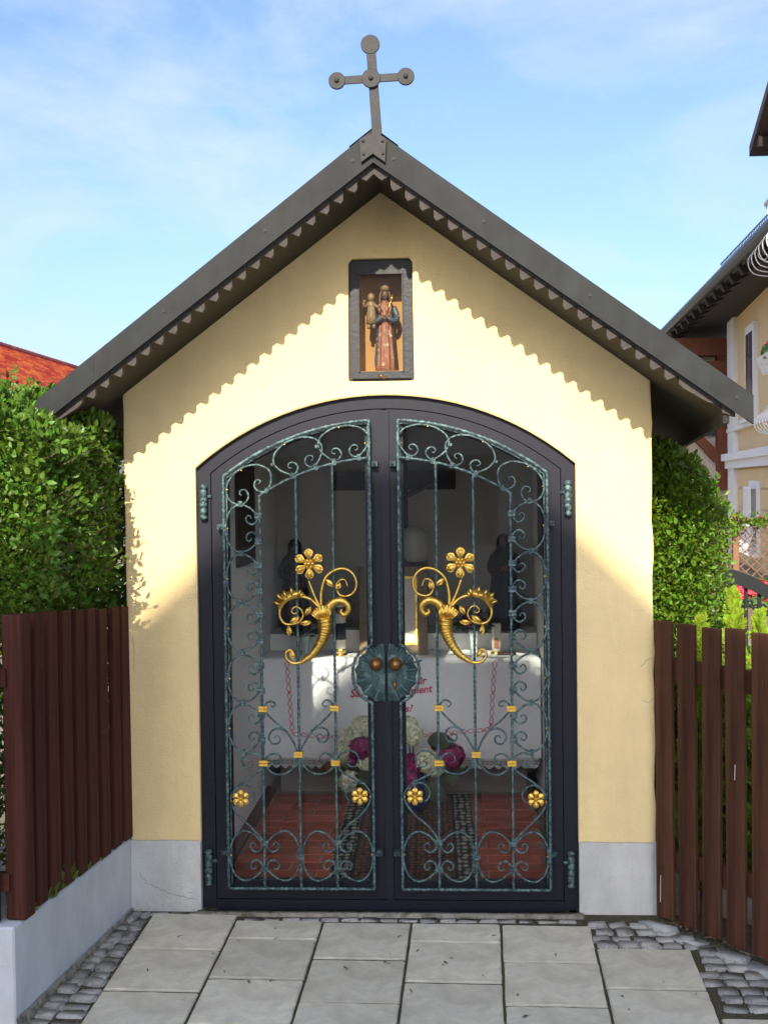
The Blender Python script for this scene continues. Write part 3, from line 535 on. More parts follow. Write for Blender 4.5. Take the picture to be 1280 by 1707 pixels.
    for i in range(0, len(rim), 2):
        p = rim[i]; bx0 = base[0]+(p[0]-rim[0][0])/(rim[-1][0]-rim[0][0])*.044-.022
        b.tube([(bx0, GY-.046, base[1]), ((bx0+p[0])/2, GY-.054, (base[1]+p[1])/2), (p[0], GY-.048, p[1]+.002)], [.003, .0038, .0042], 6)
    B('shell', b, 'gold')
    b = MB().prism([(a/1000, z/1000) for a, z in DI['crest']], GY-.032, GY-.022)
    for i in (1, 2, 4, 6, 8, 10): a = DI['crest'][i]; e = Vector((-.365+.0, 0, 1.222)); p = Vector((a[0]/1000, GY-.034, a[1]/1000)); q = p.lerp(Vector((e.x, GY-.034, e.z)), .34); b.tube([p, p.lerp(q, .5)+Vector((0, -.004, 0)), q], [.006, .005, .003], 6)
    B('acanthus_crest', b, 'gold')
    for (x, z, a, s_) in ((-.205,1.318,2.4,.040),(-.190,1.305,1.2,.030),(-.381,1.172,.6,.042),(-.318,1.205,1.0,.036),(-.340,1.170,.1,.042),(-.388,1.158,-1.4,.036),(-.384,1.056,-.9,.030)):
        b = petal((x, z), a, -.002, s_, .0115, GY-.030, .009); b.tube([(x, GY-.034, z), (x+.5*s_*math.cos(a), GY-.042, z+.5*s_*math.sin(a)), (x+.95*s_*math.cos(a+.12), GY-.036, z+.95*s_*math.sin(a+.12))], [.003, .0035, .002], 6); B('gilt_leaf', b, 'gold')
    # lock plate : fluted half disc
    b = MB(); pc = (-.006, .962); V = []; F = []; nA = 224; radii = [.0, .03, .06, .078, .082, .112, .117]
    for i in range(nA+1):
        a = math.pi/2+math.pi*i/nA
        for j, r_ in enumerate(radii):
            fl = .0; q = (i*7/nA) % 1
            if j >= 4: fl = (.013*math.sin(math.pi*q*1.0/.38) if q < .38 else .005*math.sin((q-.38)/.62*2*math.pi*4))*(1 if j == 5 else .6)
            rq = r_+(.004*math.sin(q*2*math.pi) if j == 6 else 0); V.append((pc[0]+rq*math.cos(a), .018-fl-(.010*math.sin(math.pi*min(r_, .1)/.1)), pc[1]+rq*math.sin(a)))
    nr_ = len(radii)
    for i in range(nA):
        for j in range(nr_-1): F.append((i*nr_+j, i*nr_+j+1, (i+1)*nr_+j+1, (i+1)*nr_+j))
    b.add(V, F); pl_ = mir(b).build('lock_plate', 'plate', leaf, smooth=True)
    b = MB()
    for _ in range(20):
        a = random.uniform(math.pi*.95, math.pi*1.42); r_ = random.uniform(.018, .072); b.ball((pc[0]-.008+r_*math.cos(a), .010, pc[1]+r_*math.sin(a)-.006), random.uniform(.003, .0052), 8, 5)
    B('hammer_bosses', b, 'plate')
    b = MB().lathe([(.0001, -.062), (.004, -.060), (.014, -.056), (.023, -.044), (.0275, -.030), (.026, -.016), (.017, -.008), (.012, .0), (.012, .03)], (0, 0, 0), 22, fold=.03, nf=11).ball((0, .016, -.030), .014, 12, 8)
    b.v = [(-.039+x, .002+z, 1.004+y) for x, y, z in b.v]; B('knob', b, 'bronze')
    if sx > 0:
        MB().lathe([(.0001, 0), (.006, 0), (.0065, .004), (.0001, .006)], (0, 0, 0), 12).xf(Matrix.Translation((.034, .004, .925)) @ Matrix.Rotation(math.pi/2, 4, 'X')).build('keyhole', 'bronze', leaf, smooth=True)
        MB().tube([(.034, .002, .930), (.034, -.001, .915), (.034, .002, .898)], [.005, .006, .0055], 8).build('keyhole_cover', 'bronze', leaf, smooth=True)
        MB().tube(cr([(.075, -.004, 1.010), (.10, -.016, 1.012), (.125, -.026, 1.013), (.146, -.032, 1.021)], 4), [.006, .006, .0055, .0055, .005, .005, .0045, .0045, .004, .004, .0035, .003, .0025], 8).build('lever', 'iron_dark', leaf, smooth=True)
    for z0, z1 in ((1.588, 1.732), (.094, .244)):
        x = -.733; b = MB(); pr = [(.003, 0), (.012, .003), (.0155, .010), (.012, .018), (.009, .022), (.014, .025), (.014, .046), (.0115, .048), (.0115, .052), (.0150, .054)]
        H = z1-z0; prof = pr+[(.0150, H/2-.004), (.012, H/2-.002), (.012, H/2+.002), (.015, H/2+.004)]+[(r_, H-z) for r_, z in pr[::-1]]
        b.lathe(prof, (x, .010, z0), 14); b.box(x-.004, x+.030, .020, .033, z0+H*.62, z0+H*.70); B('hinge', b, 'iron')
leaf_door(-1); leaf_door(1)

# ================================================================ INTERIOR
MB().box(-.771, .731, .086, 2.33, -.045, .0255).build('floor_bed', 'brick_joint', ch)
bed = [o for o in bpy.data.objects if o.name == 'floor_bed'][0]
bme = MB().box(-.121, .121, -.053, .053, 0, .026); tmp = bme.build('brick', 'brick', bed, bevel=.003); tmp.location = (-.60, .15, .004); first = True
row = 0; y = .15
while y < 1.86:
    x = -.715+(.125 if row % 2 else 0)-.0
    while x < .74:
        w0 = max(x-.121, -.72); w1 = min(x+.121, .68)
        if w1-w0 > .03 and not (row == 0 and abs(x+.60) < .06): o = inst(tmp, 'brick', bed, ((w0+w1)/2, y, .004+random.uniform(-.001, .001)), (0, 0, random.uniform(-.006, .006)), ((w1-w0)/.242, 1, 1))
        x += .25
    y += .1145; row += 1
tmp.location = (-.60, .15, .004); tmp.scale = (.99, 1, 1)
MB().prism([(-.771, .0), (-.725, .0), (-.725, .05), (-.771, .06)], .09, 1.86).build('skirting', 'skirting', bed); MB().prism([(.685, .0), (.731, .0), (.731, .06), (.685, .05)], .09, 1.86).build('skirting', 'skirting', bed)
rug = MB(); n = 40; V = []; F = []
for j in range(n+1):
    yy = -.79+1.58*j/n
    for i in range(9): xx = -.325+.65*i/8; V.append((xx, yy, .006+.004*math.sin(yy*9+xx*4)*abs(i/8-.5)))
for j in range(n):
    for i in range(8): F.append((j*9+i, j*9+i+1, (j+1)*9+i+1, (j+1)*9+i))
V2 = [(x, y, z-.006) for x, y, z in V]; k = len(V); rug.add(V+V2, F+[tuple(a+k for a in f[::-1]) for f in F])
o = rug.build('carpet_runner', 'rug'); o.location = (.035, .965, .034); o.rotation_euler = (0, 0, .02); tag(o, 'worn patterned carpet runner lying on the red brick floor inside the chapel', 'carpet')
# altar
al = empty('altar_table', (0, 1.9, 0), 'stone altar block standing at the back of the chapel under the white cloth', 'altar')
def child(o, p): o.parent = p; o.matrix_parent_inverse = Matrix.Translation(-Vector(p.location)); return o
child(MB().box(-.70, .66, 1.875, 2.33, .006, .74).build('base', 'altar_stone'), al); child(MB().box(-.765, .727, 1.68, 2.33, .741, .790).build('top', 'altar_stone'), al); child(MB().box(-.768, .729, 2.0, 2.332, .7905, .885).build('back_ledge', 'white_plaster'), al)
def fold(x, z): k = (.797-z)/.57; return 1.652+k*(.012*math.sin(x*8+.6)+.007*math.sin(x*21+1)+.004*math.sin(x*43))-.012*k
tcl = empty('altar_cloth', (0, 1.7, .797), 'white altar cloth with red embroidery hanging over the altar front', 'tablecloth')
nx, nz = 90, 20; V = []; F = []; x0, x1 = -.762, .724
for i in range(nx+1):
    x = x0+(x1-x0)*i/nx
    V.append((x, 1.995, .795)); V.append((x, 1.672, .797)); V.append((x, 1.658, .793))
    for j in range(nz+1): z = .788-(.788-.262)*j/nz; V.append((x, fold(x, z), z))
s_ = nz+4
for i in range(nx):
    for j in range(s_-1): F.append((i*s_+j, i*s_+j+1, (i+1)*s_+j+1, (i+1)*s_+j))
child(MB().add(V, F).build('drape', 'cloth', smooth=True), tcl)
b = MB(); w = .0475; x = x0
while x+w < x1+.01:
    z = .262; q = lambda xx, zz: (xx, fold(xx, zz), zz)
    b.add([q(x, z+.002), q(x+w, z+.002), q(x+w, z-.012), q(x, z-.012)], [(3, 2, 1, 0)])
    for i0 in (.0, .5):        # square openwork cells
        a0 = x+i0*w; a1 = a0+w*.5
        for (u0_, u1_, v0, v1) in ((a0, a0+.004, z-.034, z-.012), (a1-.004, a1, z-.034, z-.012), (a0+.008, a1-.008, z-.029, z-.017)): b.add([q(u0_, v0), q(u1_, v0), q(u1_, v1), q(u0_, v1)], [(0, 1, 2, 3)])
    b.add([q(x, z-.034), q(x+w, z-.034), q(x+w, z-.038), q(x+w*.72, z-.052), q(x+w*.5, z-.058), q(x+w*.28, z-.052), q(x, z-.038)], [(0, 6, 5, 4, 3, 2, 1)]); x += w
child(b.build('lace_edge', 'lace'), tcl)
b = MB()
def chain(p, q, sag=0):
    L_ = math.hypot(q[0]-p[0], q[1]-p[1]); n_ = int(L_/.008); ux, uz = (q[0]-p[0])/L_, (q[1]-p[1])/L_
    for sgn in (-1, 1):
        pts = []
        for i in range(n_+1):
            t = i/n_; w_ = .011*math.sin(2*math.pi*t*L_/.085)*sgn; xx = p[0]+(q[0]-p[0])*t-uz*w_; zz = p[1]+(q[1]-p[1])*t+ux*w_-sag*math.sin(math.pi*t); pts.append((xx, fold(xx, zz)-.0035, zz))
        b.tube(pts, .0017, 5)
    for i in range(1, int(L_/.17)+1):
        t = i*.17/L_; cx_ = p[0]+(q[0]-p[0])*t; cz_ = p[1]+(q[1]-p[1])*t-sag*math.sin(math.pi*t)
        for a in (0, 2.1, 4.2): pts = [(cx_+.012*math.cos(a)*u_+.004*math.cos(a+1.6)*math.sin(3*u_), fold(cx_, cz_)-.004, cz_+.012*math.sin(a)*u_+.004*math.sin(a+1.6)*math.sin(3*u_)) for u_ in (0, .33, .66, 1)]; b.tube(pts, .0018, 5)
chain((-.628, .785), (-.602, .388)); chain((-.602, .388), (.458, .418), .03); chain((.484, .782), (.458, .418))
child(b.build('embroidered_border', 'embroidery'), tcl)
for txt, x, z, sz, rz in (('Sa', -.290, .588, .058, .05), ('iment', .022, .600, .055, .12), ('ir', .085, .655, .055, .12), ('s?', .004, .508, .052, .03)):
    cu = bpy.data.curves.new('t', 'FONT'); cu.body = txt; cu.size = sz; cu.shear = .25; cu.offset = .0012; cu.extrude = .0008; to_ = bpy.data.objects.new('t', cu); C.objects.link(to_); bpy.context.view_layer.update()
    me = bpy.data.meshes.new_from_object(to_.evaluated_get(bpy.context.evaluated_depsgraph_get())); bpy.data.objects.remove(to_)
    for v in me.vertices:
        xx = x+v.co.x*math.cos(rz)-v.co.y*math.sin(rz); zz = z+v.co.x*math.sin(rz)+v.co.y*math.cos(rz); v.co = (xx, fold(xx, zz)-.003-v.co.z, zz)
    me.materials.clear(); me.materials.append(MT['embroidery']); o = bpy.data.objects.new('embroidered_lettering', me); C.objects.link(o); child(o, tcl)
# things on the altar
ZT = .799
pf = empty('picture_frame', (-.06, 1.78, ZT), 'gilt wooden picture frame with white sheet leaning on the altar', 'picture frame')
pm = Matrix.Translation((-.06, 1.78, ZT)) @ Matrix.Rotation(-.12, 4, 'X')
for nm, b, mt in (('frame', MB().ring([(-.186, .0), (.186, .0), (.186, .475), (-.186, .475)], [(-.128, .055), (.128, .055), (.128, .42), (-.128, .42)], -.012, .012), 'child_gilt'), ('gilt_bead', MB().ring([(-.130, .053), (.130, .053), (.130, .422), (-.130, .422)], [(-.118, .065), (.118, .065), (.118, .41), (-.118, .41)], -.016, .0), 'gold'), ('sheet', MB().box(-.119, .119, .0, .004, .064, .411), 'paper'), ('drawing', MB().ball((-.02, -.002, .12), .022, 10, 6, (1, .1, .8)).ball((.012, -.002, .10), .014, 10, 6, (1, .1, 1)), 'bronze')): child(b.xf(pm).build(nm, mt), pf)
def candle(x, y, h, r, lab, bands, wick=True):
    e = empty('altar_candle', (x, y, ZT), lab, 'candle'); child(MB().lathe([(r, .012), (r, h-.01), (r*.85, h), (.002, h-.004)], (x, y, ZT), 18).build('candle_body', 'wax', smooth=True), e)
    child(MB().lathe([(r*1.25, 0), (r*1.25, .004), (r*.95, .008), (r*.95, .0125)], (x, y, ZT), 18).build('holder', 'gold', smooth=True), e); child(MB().tube([(x, y, ZT+h-.006), (x+.002, y, ZT+h+.012)], .0015, 5).build('wick', 'hair'), e)
    for z0, z1, mt in bands: child(MB().lathe([(r*1.02, z0), (r*1.02, z1)], (x, y, ZT), 18).build('band', mt, smooth=True), e)
candle(-.348, 1.76, .30, .030, 'thick white altar candle with broad dark band and gilt foot', [(.018, .034, 'gold'), (.085, .175, 'navy'), (.225, .262, 'child_gilt')])
candle(.497, 1.80, .165, .026, 'short white candle with a small picture, standing beside the pale vase', [])
pc_ = MB().box(.484, .510, 1.7705, 1.7735, ZT+.03, ZT+.085).build('altar_candle_picture', 'robe_rose'); child(pc_, [o for o in bpy.data.objects if o.name.startswith('altar_candle') and o.type == 'EMPTY'][-1]); pc_.name = 'picture'
cd = MB().box(-.335, -.250, 1.90, 1.915, ZT, ZT+.12).build('white_card', 'paper'); tag(cd, 'small blank white card standing behind the dark-banded candle', 'card')
bkx = MB().box(.50, .60, 1.73, 1.78, ZT, ZT+.012).build('small_tray', 'dark_wood'); tag(bkx, 'small dark tray lying beside the short candle on the altar', 'tray')
def florets(b, c, R_, n, s_):
    for i in range(n):
        u = rng.normal(size=3); u /= np.linalg.norm(u); u = Vector(u); p = Vector(c)+u*R_*random.uniform(.86, 1.04); a = u.orthogonal().normalized(); e = u.cross(a)
        for k in range(4):
            t = k*math.pi/2+random.uniform(-.2, .2); dr = a*math.cos(t)+e*math.sin(t); sd = u.cross(dr); q = s_*random.uniform(.85, 1.15)
            b.add([p, p+dr*q*.55+sd*q*.42+u*q*.22, p+dr*q+u*q*random.uniform(-.15, .4), p+dr*q*.55-sd*q*.42+u*q*.12], [(0, 1, 2, 3)])
def vase_bunch(x, y, h, lab, lab2):
    v = MB().lathe([(.024, 0), (.022, .01), (.019, h*.35), (.026, h*.8), (.032, h), (.028, h), (.016, h*.4), (.001, h*.3)], (x, y, ZT), 18).build('flower_vase', 'pale_glaze', smooth=True); tag(v, lab, 'vase')
    e = empty('posy', (x, y, ZT+h), lab2, 'flowers')
    b = MB(); 
    for i in range(90): 
        a = random.uniform(0, 6.28); r_ = random.uniform(.01, .085); p = Vector((x+r_*math.cos(a), y+r_*math.sin(a)*.6, ZT+h+random.uniform(-.01, .15)*(1-r_*3))); dr = Vector((math.cos(a), math.sin(a), random.uniform(-.4, .8))).normalized(); sd = dr.orthogonal().normalized(); b.add([p, p+dr*.022+sd*.009, p+dr*.05, p+dr*.022-sd*.009], [(0, 1, 2, 3)])
    child(b.build('foliage', 'flower_leaf', kind='stuff'), e)
    for k in range(5): b = MB(); florets(b, (x+random.uniform(-.05, .05), y-random.uniform(0, .04), ZT+h+random.uniform(.03, .12)), .020, 26, .012); child(b.build('blossom', ('violet', 'white_petal', 'violet', 'magenta_petal', 'violet')[k]), e)
vase_bunch(-.545, 1.80, .10, 'pale painted vase standing left of the dark-banded candle on the altar', 'dark posy with violet blossoms behind the left gilt horn of plenty')
vase_bunch(.375, 1.80, .125, 'pale green painted vase standing beside the short picture candle', 'violet posy in the vase beside the short picture candle')
# figures
def figure(nm, loc, H, lab, robe, mantle, skin, hair, cat='statue', wd=1.0):
    x, y, z = loc; e = empty(nm, loc, lab, cat); s_ = H
    prof = [(.135, 0), (.150, .02), (.140, .15), (.120, .35), (.105, .52), (.098, .60), (.112, .68), (.120, .76), (.095, .815), (.040, .845), (.034, .875)]
    child(MB().lathe([(r_*s_*wd, q*s_) for r_, q in prof], (x, y, z), 60, fold=.10, nf=9, sy=.72).build('robe', robe, smooth=True), e)
    pm_ = [(.158, .05), (.162, .15), (.140, .36), (.125, .55), (.132, .70), (.128, .78), (.085, .835), (.062, .87)]
    child(MB().lathe([(r_*s_*wd, q*s_) for r_, q in pm_], (x, y, z), 40, fold=.06, nf=8, sy=.78, a0=-.62, a1=math.pi+.62).build('mantle', mantle, smooth=True), e)
    hd = MB().ball((x, y-.008*s_, z+.925*s_), .058*s_, 18, 12, (.82, .95, 1.15)).ball((x, y-.062*s_, z+.918*s_), .012*s_, 8, 6, (.7, 1, 1.5)).ball((x, y-.052*s_, z+.893*s_), .014*s_, 8, 6, (1.2, .6, .5)); child(hd.build('head', skin, smooth=True), e)
    hr = MB().lathe([(.075*s_, -.14*s_), (.078*s_, -.05*s_), (.068*s_, .02*s_), (.045*s_, .06*s_), (.002, .078*s_)], (x, y, z+.925*s_), 24, fold=.05, nf=11, sy=.95, a0=-.75, a1=math.pi+.75); child(hr.build('hair', hair, smooth=True), e)
    for sx in (-1, 1):
        P = cr([(x+sx*.10*s_, y, z+.775*s_), (x+sx*.145*s_, y-.02*s_, z+.66*s_), (x+sx*.11*s_, y-.085*s_, z+.60*s_), (x+sx*.035*s_, y-.115*s_, z+.64*s_)], 5); k = len(P)
        child(MB().tube(P, [(.040-.016*i/(k-1))*s_ for i in range(k)], 10).build('sleeve', mantle, smooth=True), e)
        hnd = MB(); hc = Vector((x+sx*.025*s_, y-.122*s_, z+.648*s_))
        hnd.ball(hc, .019*s_, 8, 6, (1, .6, 1.1))
        for f_ in range(4): hnd.tube([hc+Vector((-sx*.008*s_, 0, (.012-.008*f_)*s_)), hc+Vector((-sx*.028*s_, -.006*s_, (.016-.009*f_)*s_)), hc+Vector((-sx*.042*s_, -.002*s_, (.014-.009*f_)*s_))], [.0045*s_, .004*s_, .003*s_], 6)
        hnd.tube([hc+Vector((0, -.004*s_, .012*s_)), hc+Vector((-sx*.008*s_, -.012*s_, .03*s_))], [.005*s_, .0035*s_], 6); child(hnd.build('hand', skin, smooth=True), e)
    return e
mad = figure('madonna_statue', (.008, .105, 2.185), .335, 'small carved Madonna with child in the glazed gable niche', 'robe_rose', 'mantle_blue', 'skin_wood', 'child_gilt', wd=.80)
sc_ = MB().tube([(.018, .055, 2.415), (.036, .05, 2.470)], [.0032, .0026], 8).ball((.038, .05, 2.474), .0065, 8, 6).ball((.040, .05, 2.484), .004, 8, 6); child(sc_.build('sceptre', 'gold', smooth=True), mad)
crn = MB().lathe([(.018, 0), (.020, .006), (.026, .026)], (.008, .102, 2.512), 10, fold=.12, nf=5); child(crn.build('crown', 'child_gilt', smooth=True), mad)
kid = MB().lathe([(.022, 0), (.020, .03), (.016, .07), (.018, .085), (.007, .095)], (-.047, .075, 2.375), 20, fold=.09, nf=7); kid.ball((-.047, .068, 2.482), .0165, 14, 9, (.9, .95, 1.1)).tube(cr([(-.06, .07, 2.455), (-.075, .055, 2.445), (-.072, .045, 2.468)], 4), .006, 7).tube(cr([(-.034, .07, 2.455), (-.02, .055, 2.44), (-.008, .05, 2.45)], 4), .006, 7).tube([(-.056, .07, 2.378), (-.058, .065, 2.355)], .007, 7).tube([(-.038, .07, 2.378), (-.036, .065, 2.356)], .007, 7)
child(kid.build('child_figure', 'child_gilt', smooth=True), mad)
figure('saint_statue', (-.64, 2.14, .886), .53, 'dark statue in brown robe on the altar ledge behind the left gilt scrolls', 'robe_dark', 'robe_blue', 'skin_wood', 'hair')
figure('saint_statue', (.555, 2.14, .886), .55, 'dark bearded statue on the altar ledge behind the right gilt bloom', 'robe_blue', 'robe_dark', 'skin_wood', 'hair')
cf = empty('crucifix', (-.04, 2.33, 1.35), 'large dark wooden crucifix hanging on the chapel back wall', 'crucifix')
child(MB().box(-.085, .005, 2.30, 2.335, 1.22, 2.10).build('upright', 'dark_wood'), cf); child(MB().box(-.43, .285, 2.295, 2.334, 1.69, 1.80).build('cross_beam', 'dark_wood'), cf)
b = MB(); bod = cr([(-.04, 2.27, 1.66), (-.04, 2.262, 1.56), (-.035, 2.265, 1.46), (-.045, 2.255, 1.36), (-.04, 2.27, 1.26)], 5); b.tube(bod, [.032, .038, .042, .043, .042, .04, .037, .035, .034, .035, .036, .036, .034, .031, .028, .026, .024, .022, .02, .018, .016], 12)
for sx in (-1, 1): b.tube(cr([(-.04+sx*.02, 2.27, 1.655), (-.04+sx*.12, 2.272, 1.69), (-.04+sx*.22, 2.285, 1.745)], 5), [.019, .018, .018, .017, .016, .015, .014, .013, .012, .011, .01], 9)
b.ball((-.045, 2.25, 1.715), .036, 12, 8, (.85, .9, 1.15)); child(b.build('corpus', 'skin_wood', smooth=True), cf)
bu = MB().lathe([(.075, 0), (.078, .05), (.070, .10), (.076, .12), (.072, .16), (.05, .19), (.002, .205)], (.045, 2.20, 1.28), 24); bb_ = bu.build('round_topped_shrine', 'plinth', smooth=True); tag(bb_, 'pale round-topped little shrine behind the gilt picture frame', 'shrine')
MB().box(-.03, .12, 2.12, 2.30, .886, 1.28).build('shrine_stand', 'dark_wood', bb_)
for x0, x1, yy, lab in ((-.771, -.755, .95, 'dark framed picture hanging on the left inner chapel wall'), (.715, .731, 1.15, 'dark framed picture hanging on the right inner chapel wall')):
    e = empty('wall_picture', ((x0+x1)/2, yy, 1.5), lab, 'picture'); fr = MB().box(x0, x1, yy, yy+.5, 1.33, 1.95); child(fr.build('frame', 'dark_wood'), e); xi = x1+.001 if x0 < 0 else x0-.002
    child(MB().box(xi-.001, xi+.002, yy+.05, yy+.45, 1.38, 1.90).build('image', 'robe_dark'), e)
# hydrangeas on the floor
fb = empty('hydrangea_bouquet', (.02, 1.42, .05), 'bouquet of white and magenta hydrangeas on the chapel floor', 'bouquet')
vz = MB().lathe([(.055, 0), (.085, .05), (.095, .11), (.075, .17), (.06, .19), (.068, .20), (.05, .19), (.06, .1), (.001, .05)], (.05, 1.42, .034), 22).build('floor_vase', 'blue_glaze', smooth=True); tag(vz, 'blue glazed vase on the carpet holding the hydrangeas', 'vase')
for px, pz, dy, mt in ((-.205, .47, 0, 'white_petal'), (-.275, .41, .03, 'white_petal'), (-.18, .305, -.02, 'white_petal'), (-.275, .20, -.02, 'white_petal'), (-.30, .335, .02, 'white_petal'), (.03, .475, 0, 'white_petal'), (.055, .44, -.04, 'white_petal'), (.125, .31, -.04, 'white_petal'), (.165, .28, -.02, 'white_petal'), (-.205, .375, -.04, 'magenta_petal'), (-.235, .325, .02, 'magenta_petal'), (.045, .285, -.03, 'magenta_petal'), (.02, .235, -.02, 'magenta_petal'), (.20, .355, .02, 'magenta_petal'), (.255, .325, .0, 'magenta_petal'), (-.07, .36, .0, 'white_petal'), (-.08, .22, -.02, 'magenta_petal')):
    b = MB(); florets(b, (px, 1.40+dy, pz), random.uniform(.046, .057), 120, .026); b.ball((px, 1.40+dy, pz), .038, 10, 7); child(b.build('flower_head', mt), fb)
    child(MB().tube(cr([(px, 1.41+dy, pz-.03), (px*.6+.02, 1.42, pz*.5+.06), (.05, 1.42, .20)], 4), .004, 6).build('stem', 'flower_leaf'), fb)
for (px, pz, a, s_) in ((.13, .40, .3, .14), (-.02, .40, 2.8, .12), (-.14, .24, 3.4, .13), (.10, .19, -.4, .14), (-.33, .27, 2.9, .1), (.2, .23, -.2, .1), (-.02, .16, -2.2, .12)):
    V = []; F = []
    for i in range(7):
        t = i/6; w_ = s_*.36*math.sin(math.pi*min(1, t*.94+.05))**.8
        for k in (-1, 0, 1): V.append((px+math.cos(a)*s_*t-math.sin(a)*w_*k, 1.36-.02*math.sin(3*t)+.012*abs(k), pz+math.sin(a)*s_*t+math.cos(a)*w_*k-.03*t*t))
    for i in range(6):
        for k in (0, 1): F.append((i*3+k, i*3+k+1, (i+1)*3+k+1, (i+1)*3+k))
    child(MB().add(V, F).build('leaf', 'flower_leaf', smooth=True), fb)

# ================================================================ LEFT: LOW WALL, FENCE, HEDGE
A0, A1 = Vector((-1.046, .0, 0)), Vector((-1.168, -1.03, 0)); ld = (A1-A0).normalized(); ln = Vector((-ld.y, ld.x, 0)); ln = ln if ln.x > 0 else -ln
foot = [(-1.05, .0), (-1.168, -1.03), (-3.2, -1.06), (-3.2, -.84), (-1.40, -.82), (-1.30, .0)]
V = [(x, y, -.1) for x, y in foot]+[(x, y, .292+random.uniform(-.004, .004)) for x, y in foot]; k = len(foot)
lw = MB().add(V, [tuple(range(k)), tuple(range(k, 2*k))[::-1]]+[(i, i+k, (i+1) % k+k, (i+1) % k) for i in range(k)]).build('low_wall', 'render_wall', bevel=.006); tag(lw, 'low grey rendered garden wall carrying the red-brown slat fence', 'wall')
b = MB(); n = 36
for i in range(n):
    t0, t1 = i/n, (i+1)/n; p = A0.lerp(A1, t0); q = A0.lerp(A1, t1); w0 = .006+.018*t0+random.uniform(0, .004); h0 = .006+.022*t0+random.uniform(0, .006)
    if i == 0: pw, ph = w0, h0
    z0 = G*p.y-.02; z1 = G*q.y-.02
    b.add([p+Vector((0, 0, z0)), q+Vector((0, 0, z1)), p+ln*pw+Vector((0, 0, z0+.012)), q+ln*w0+Vector((0, 0, z1+.012)), p+ln*.003+Vector((0, 0, z0+.02+ph)), q+ln*.003+Vector((0, 0, z1+.02+h0))], [(0, 1, 3, 2), (2, 3, 5, 4)]); pw, ph = w0, h0
b.build('mortar_fillet', 'mortar', lw, smooth=True)
lf = empty('slat_fence', tuple(A0.lerp(A1, .5)+Vector((0, 0, .3))), 'red-brown upright slat fence standing on the low grey wall', 'fence')
sl_ = MB().box(-.012, .012, -.037, .037, 0, 1); slm = None
angz = math.atan2(ld.y, ld.x)+math.pi/2
for i in range(8):
    t = .035+i*.113; p = A0+ld*t-ln*.006; b = MB().box(-.011, .011, -.0365, .0365, 0, 1.0); o = b.build('slat', 'fence_red', bevel=.003); o.rotation_euler = (random.uniform(-.003, .003), random.uniform(-.004, .004), angz); o.location = (p.x, p.y, .300+random.uniform(-.004, .002)); o.scale = (1, 1, .945+.008*i+random.uniform(-.003, .003)); child(o, lf)
for i in range(8):
    for z in (.43, 1.11): q = A0+ld*(.035+i*.113)+ln*.0062; o = MB().disc((0, 0), .003, -.0015, .001, 8).build('nail_head', 'screw'); o.location = (q.x, q.y+random.uniform(-.008, .008), z+random.uniform(-.008, .008)); o.rotation_euler = (0, 0, angz+math.pi/2); child(o, lf)
p = A0+ld*.945-ln*.020; o = MB().box(-.036, .036, -.036, .036, 0, 1.015).build('post', 'fence_red', bevel=.005); o.location = (p.x, p.y, .292); o.rotation_euler = (0, 0, angz); child(o, lf)
for i in range(16):
    x = -1.262-.095*i; o = MB().box(-.0365, .0365, -.011, .011, 0, 1.0).build('slat', 'fence_red', bevel=.003); o.location = (x, -.995, .298+random.uniform(-.003, .003)); child(o, lf)
for z in (.42, 1.10):
    p = A0+ld*.02-ln*.034; q = A0+ld*.90-ln*.034; child(MB().bar((p.x, p.y, z), (q.x, q.y, z), .03, .06).build('rail', 'fence_red'), lf); child(MB().bar((-1.2, -.965, z), (-2.8, -.965, z), .03, .06).build('rail', 'fence_red'), lf)
def leaves(name, pts, dirs, size, mat, parent, up=.35):
    n = len(pts); P = np.array(pts); D = np.array(dirs)+rng.normal(scale=.75, size=(n, 3))+np.array((0, 0, up)); D /= np.linalg.norm(D, axis=1)[:, None]
    r_ = rng.normal(size=(n, 3)); Sd = np.cross(D, r_); Sd /= np.linalg.norm(Sd, axis=1)[:, None]; Nn = np.cross(Sd, D); s_ = size*rng.uniform(.65, 1.25, n)[:, None]; w_ = s_*rng.uniform(.22, .30, n)[:, None]
    up_ = Nn*s_*.07; c0 = P; c1 = P+D*s_*.28+Sd*w_*.85+up_; c2 = P+D*s_*.62+Sd*w_*.9+up_; c3 = P+D*s_-Nn*s_*.10; c4 = P+D*s_*.62-Sd*w_*.9+up_; c5 = P+D*s_*.28-Sd*w_*.85+up_; c6 = P+D*s_*.3; c7 = P+D*s_*.62
    V = np.stack([c0, c1, c2, c3, c4, c5, c6, c7], 1).reshape(-1, 3); idx = np.arange(n)[:, None]*8
    F = np.concatenate([idx+np.array([t]) for t in ((0, 1, 6), (1, 2, 7), (1, 7, 6), (2, 3, 7), (0, 6, 5), (5, 6, 7), (5, 7, 4), (4, 7, 3))])
    me = bpy.data.meshes.new(name); me.vertices.add(len(V)); me.vertices.foreach_set('co', V.ravel()); me.loops.add(F.size); me.loops.foreach_set('vertex_index', F.ravel().astype(np.int32)); me.polygons.add(len(F)); me.polygons.foreach_set('loop_start', np.arange(0, F.size, 3, dtype=np.int32)); me.polygons.foreach_set('loop_total', np.full(len(F), 3, np.int32)); me.update(); me.validate()
    o = bpy.data.objects.new(name, me); C.objects.link(o); me.materials.append(MT[mat]); o['kind'] = 'stuff'; child(o, parent); return o
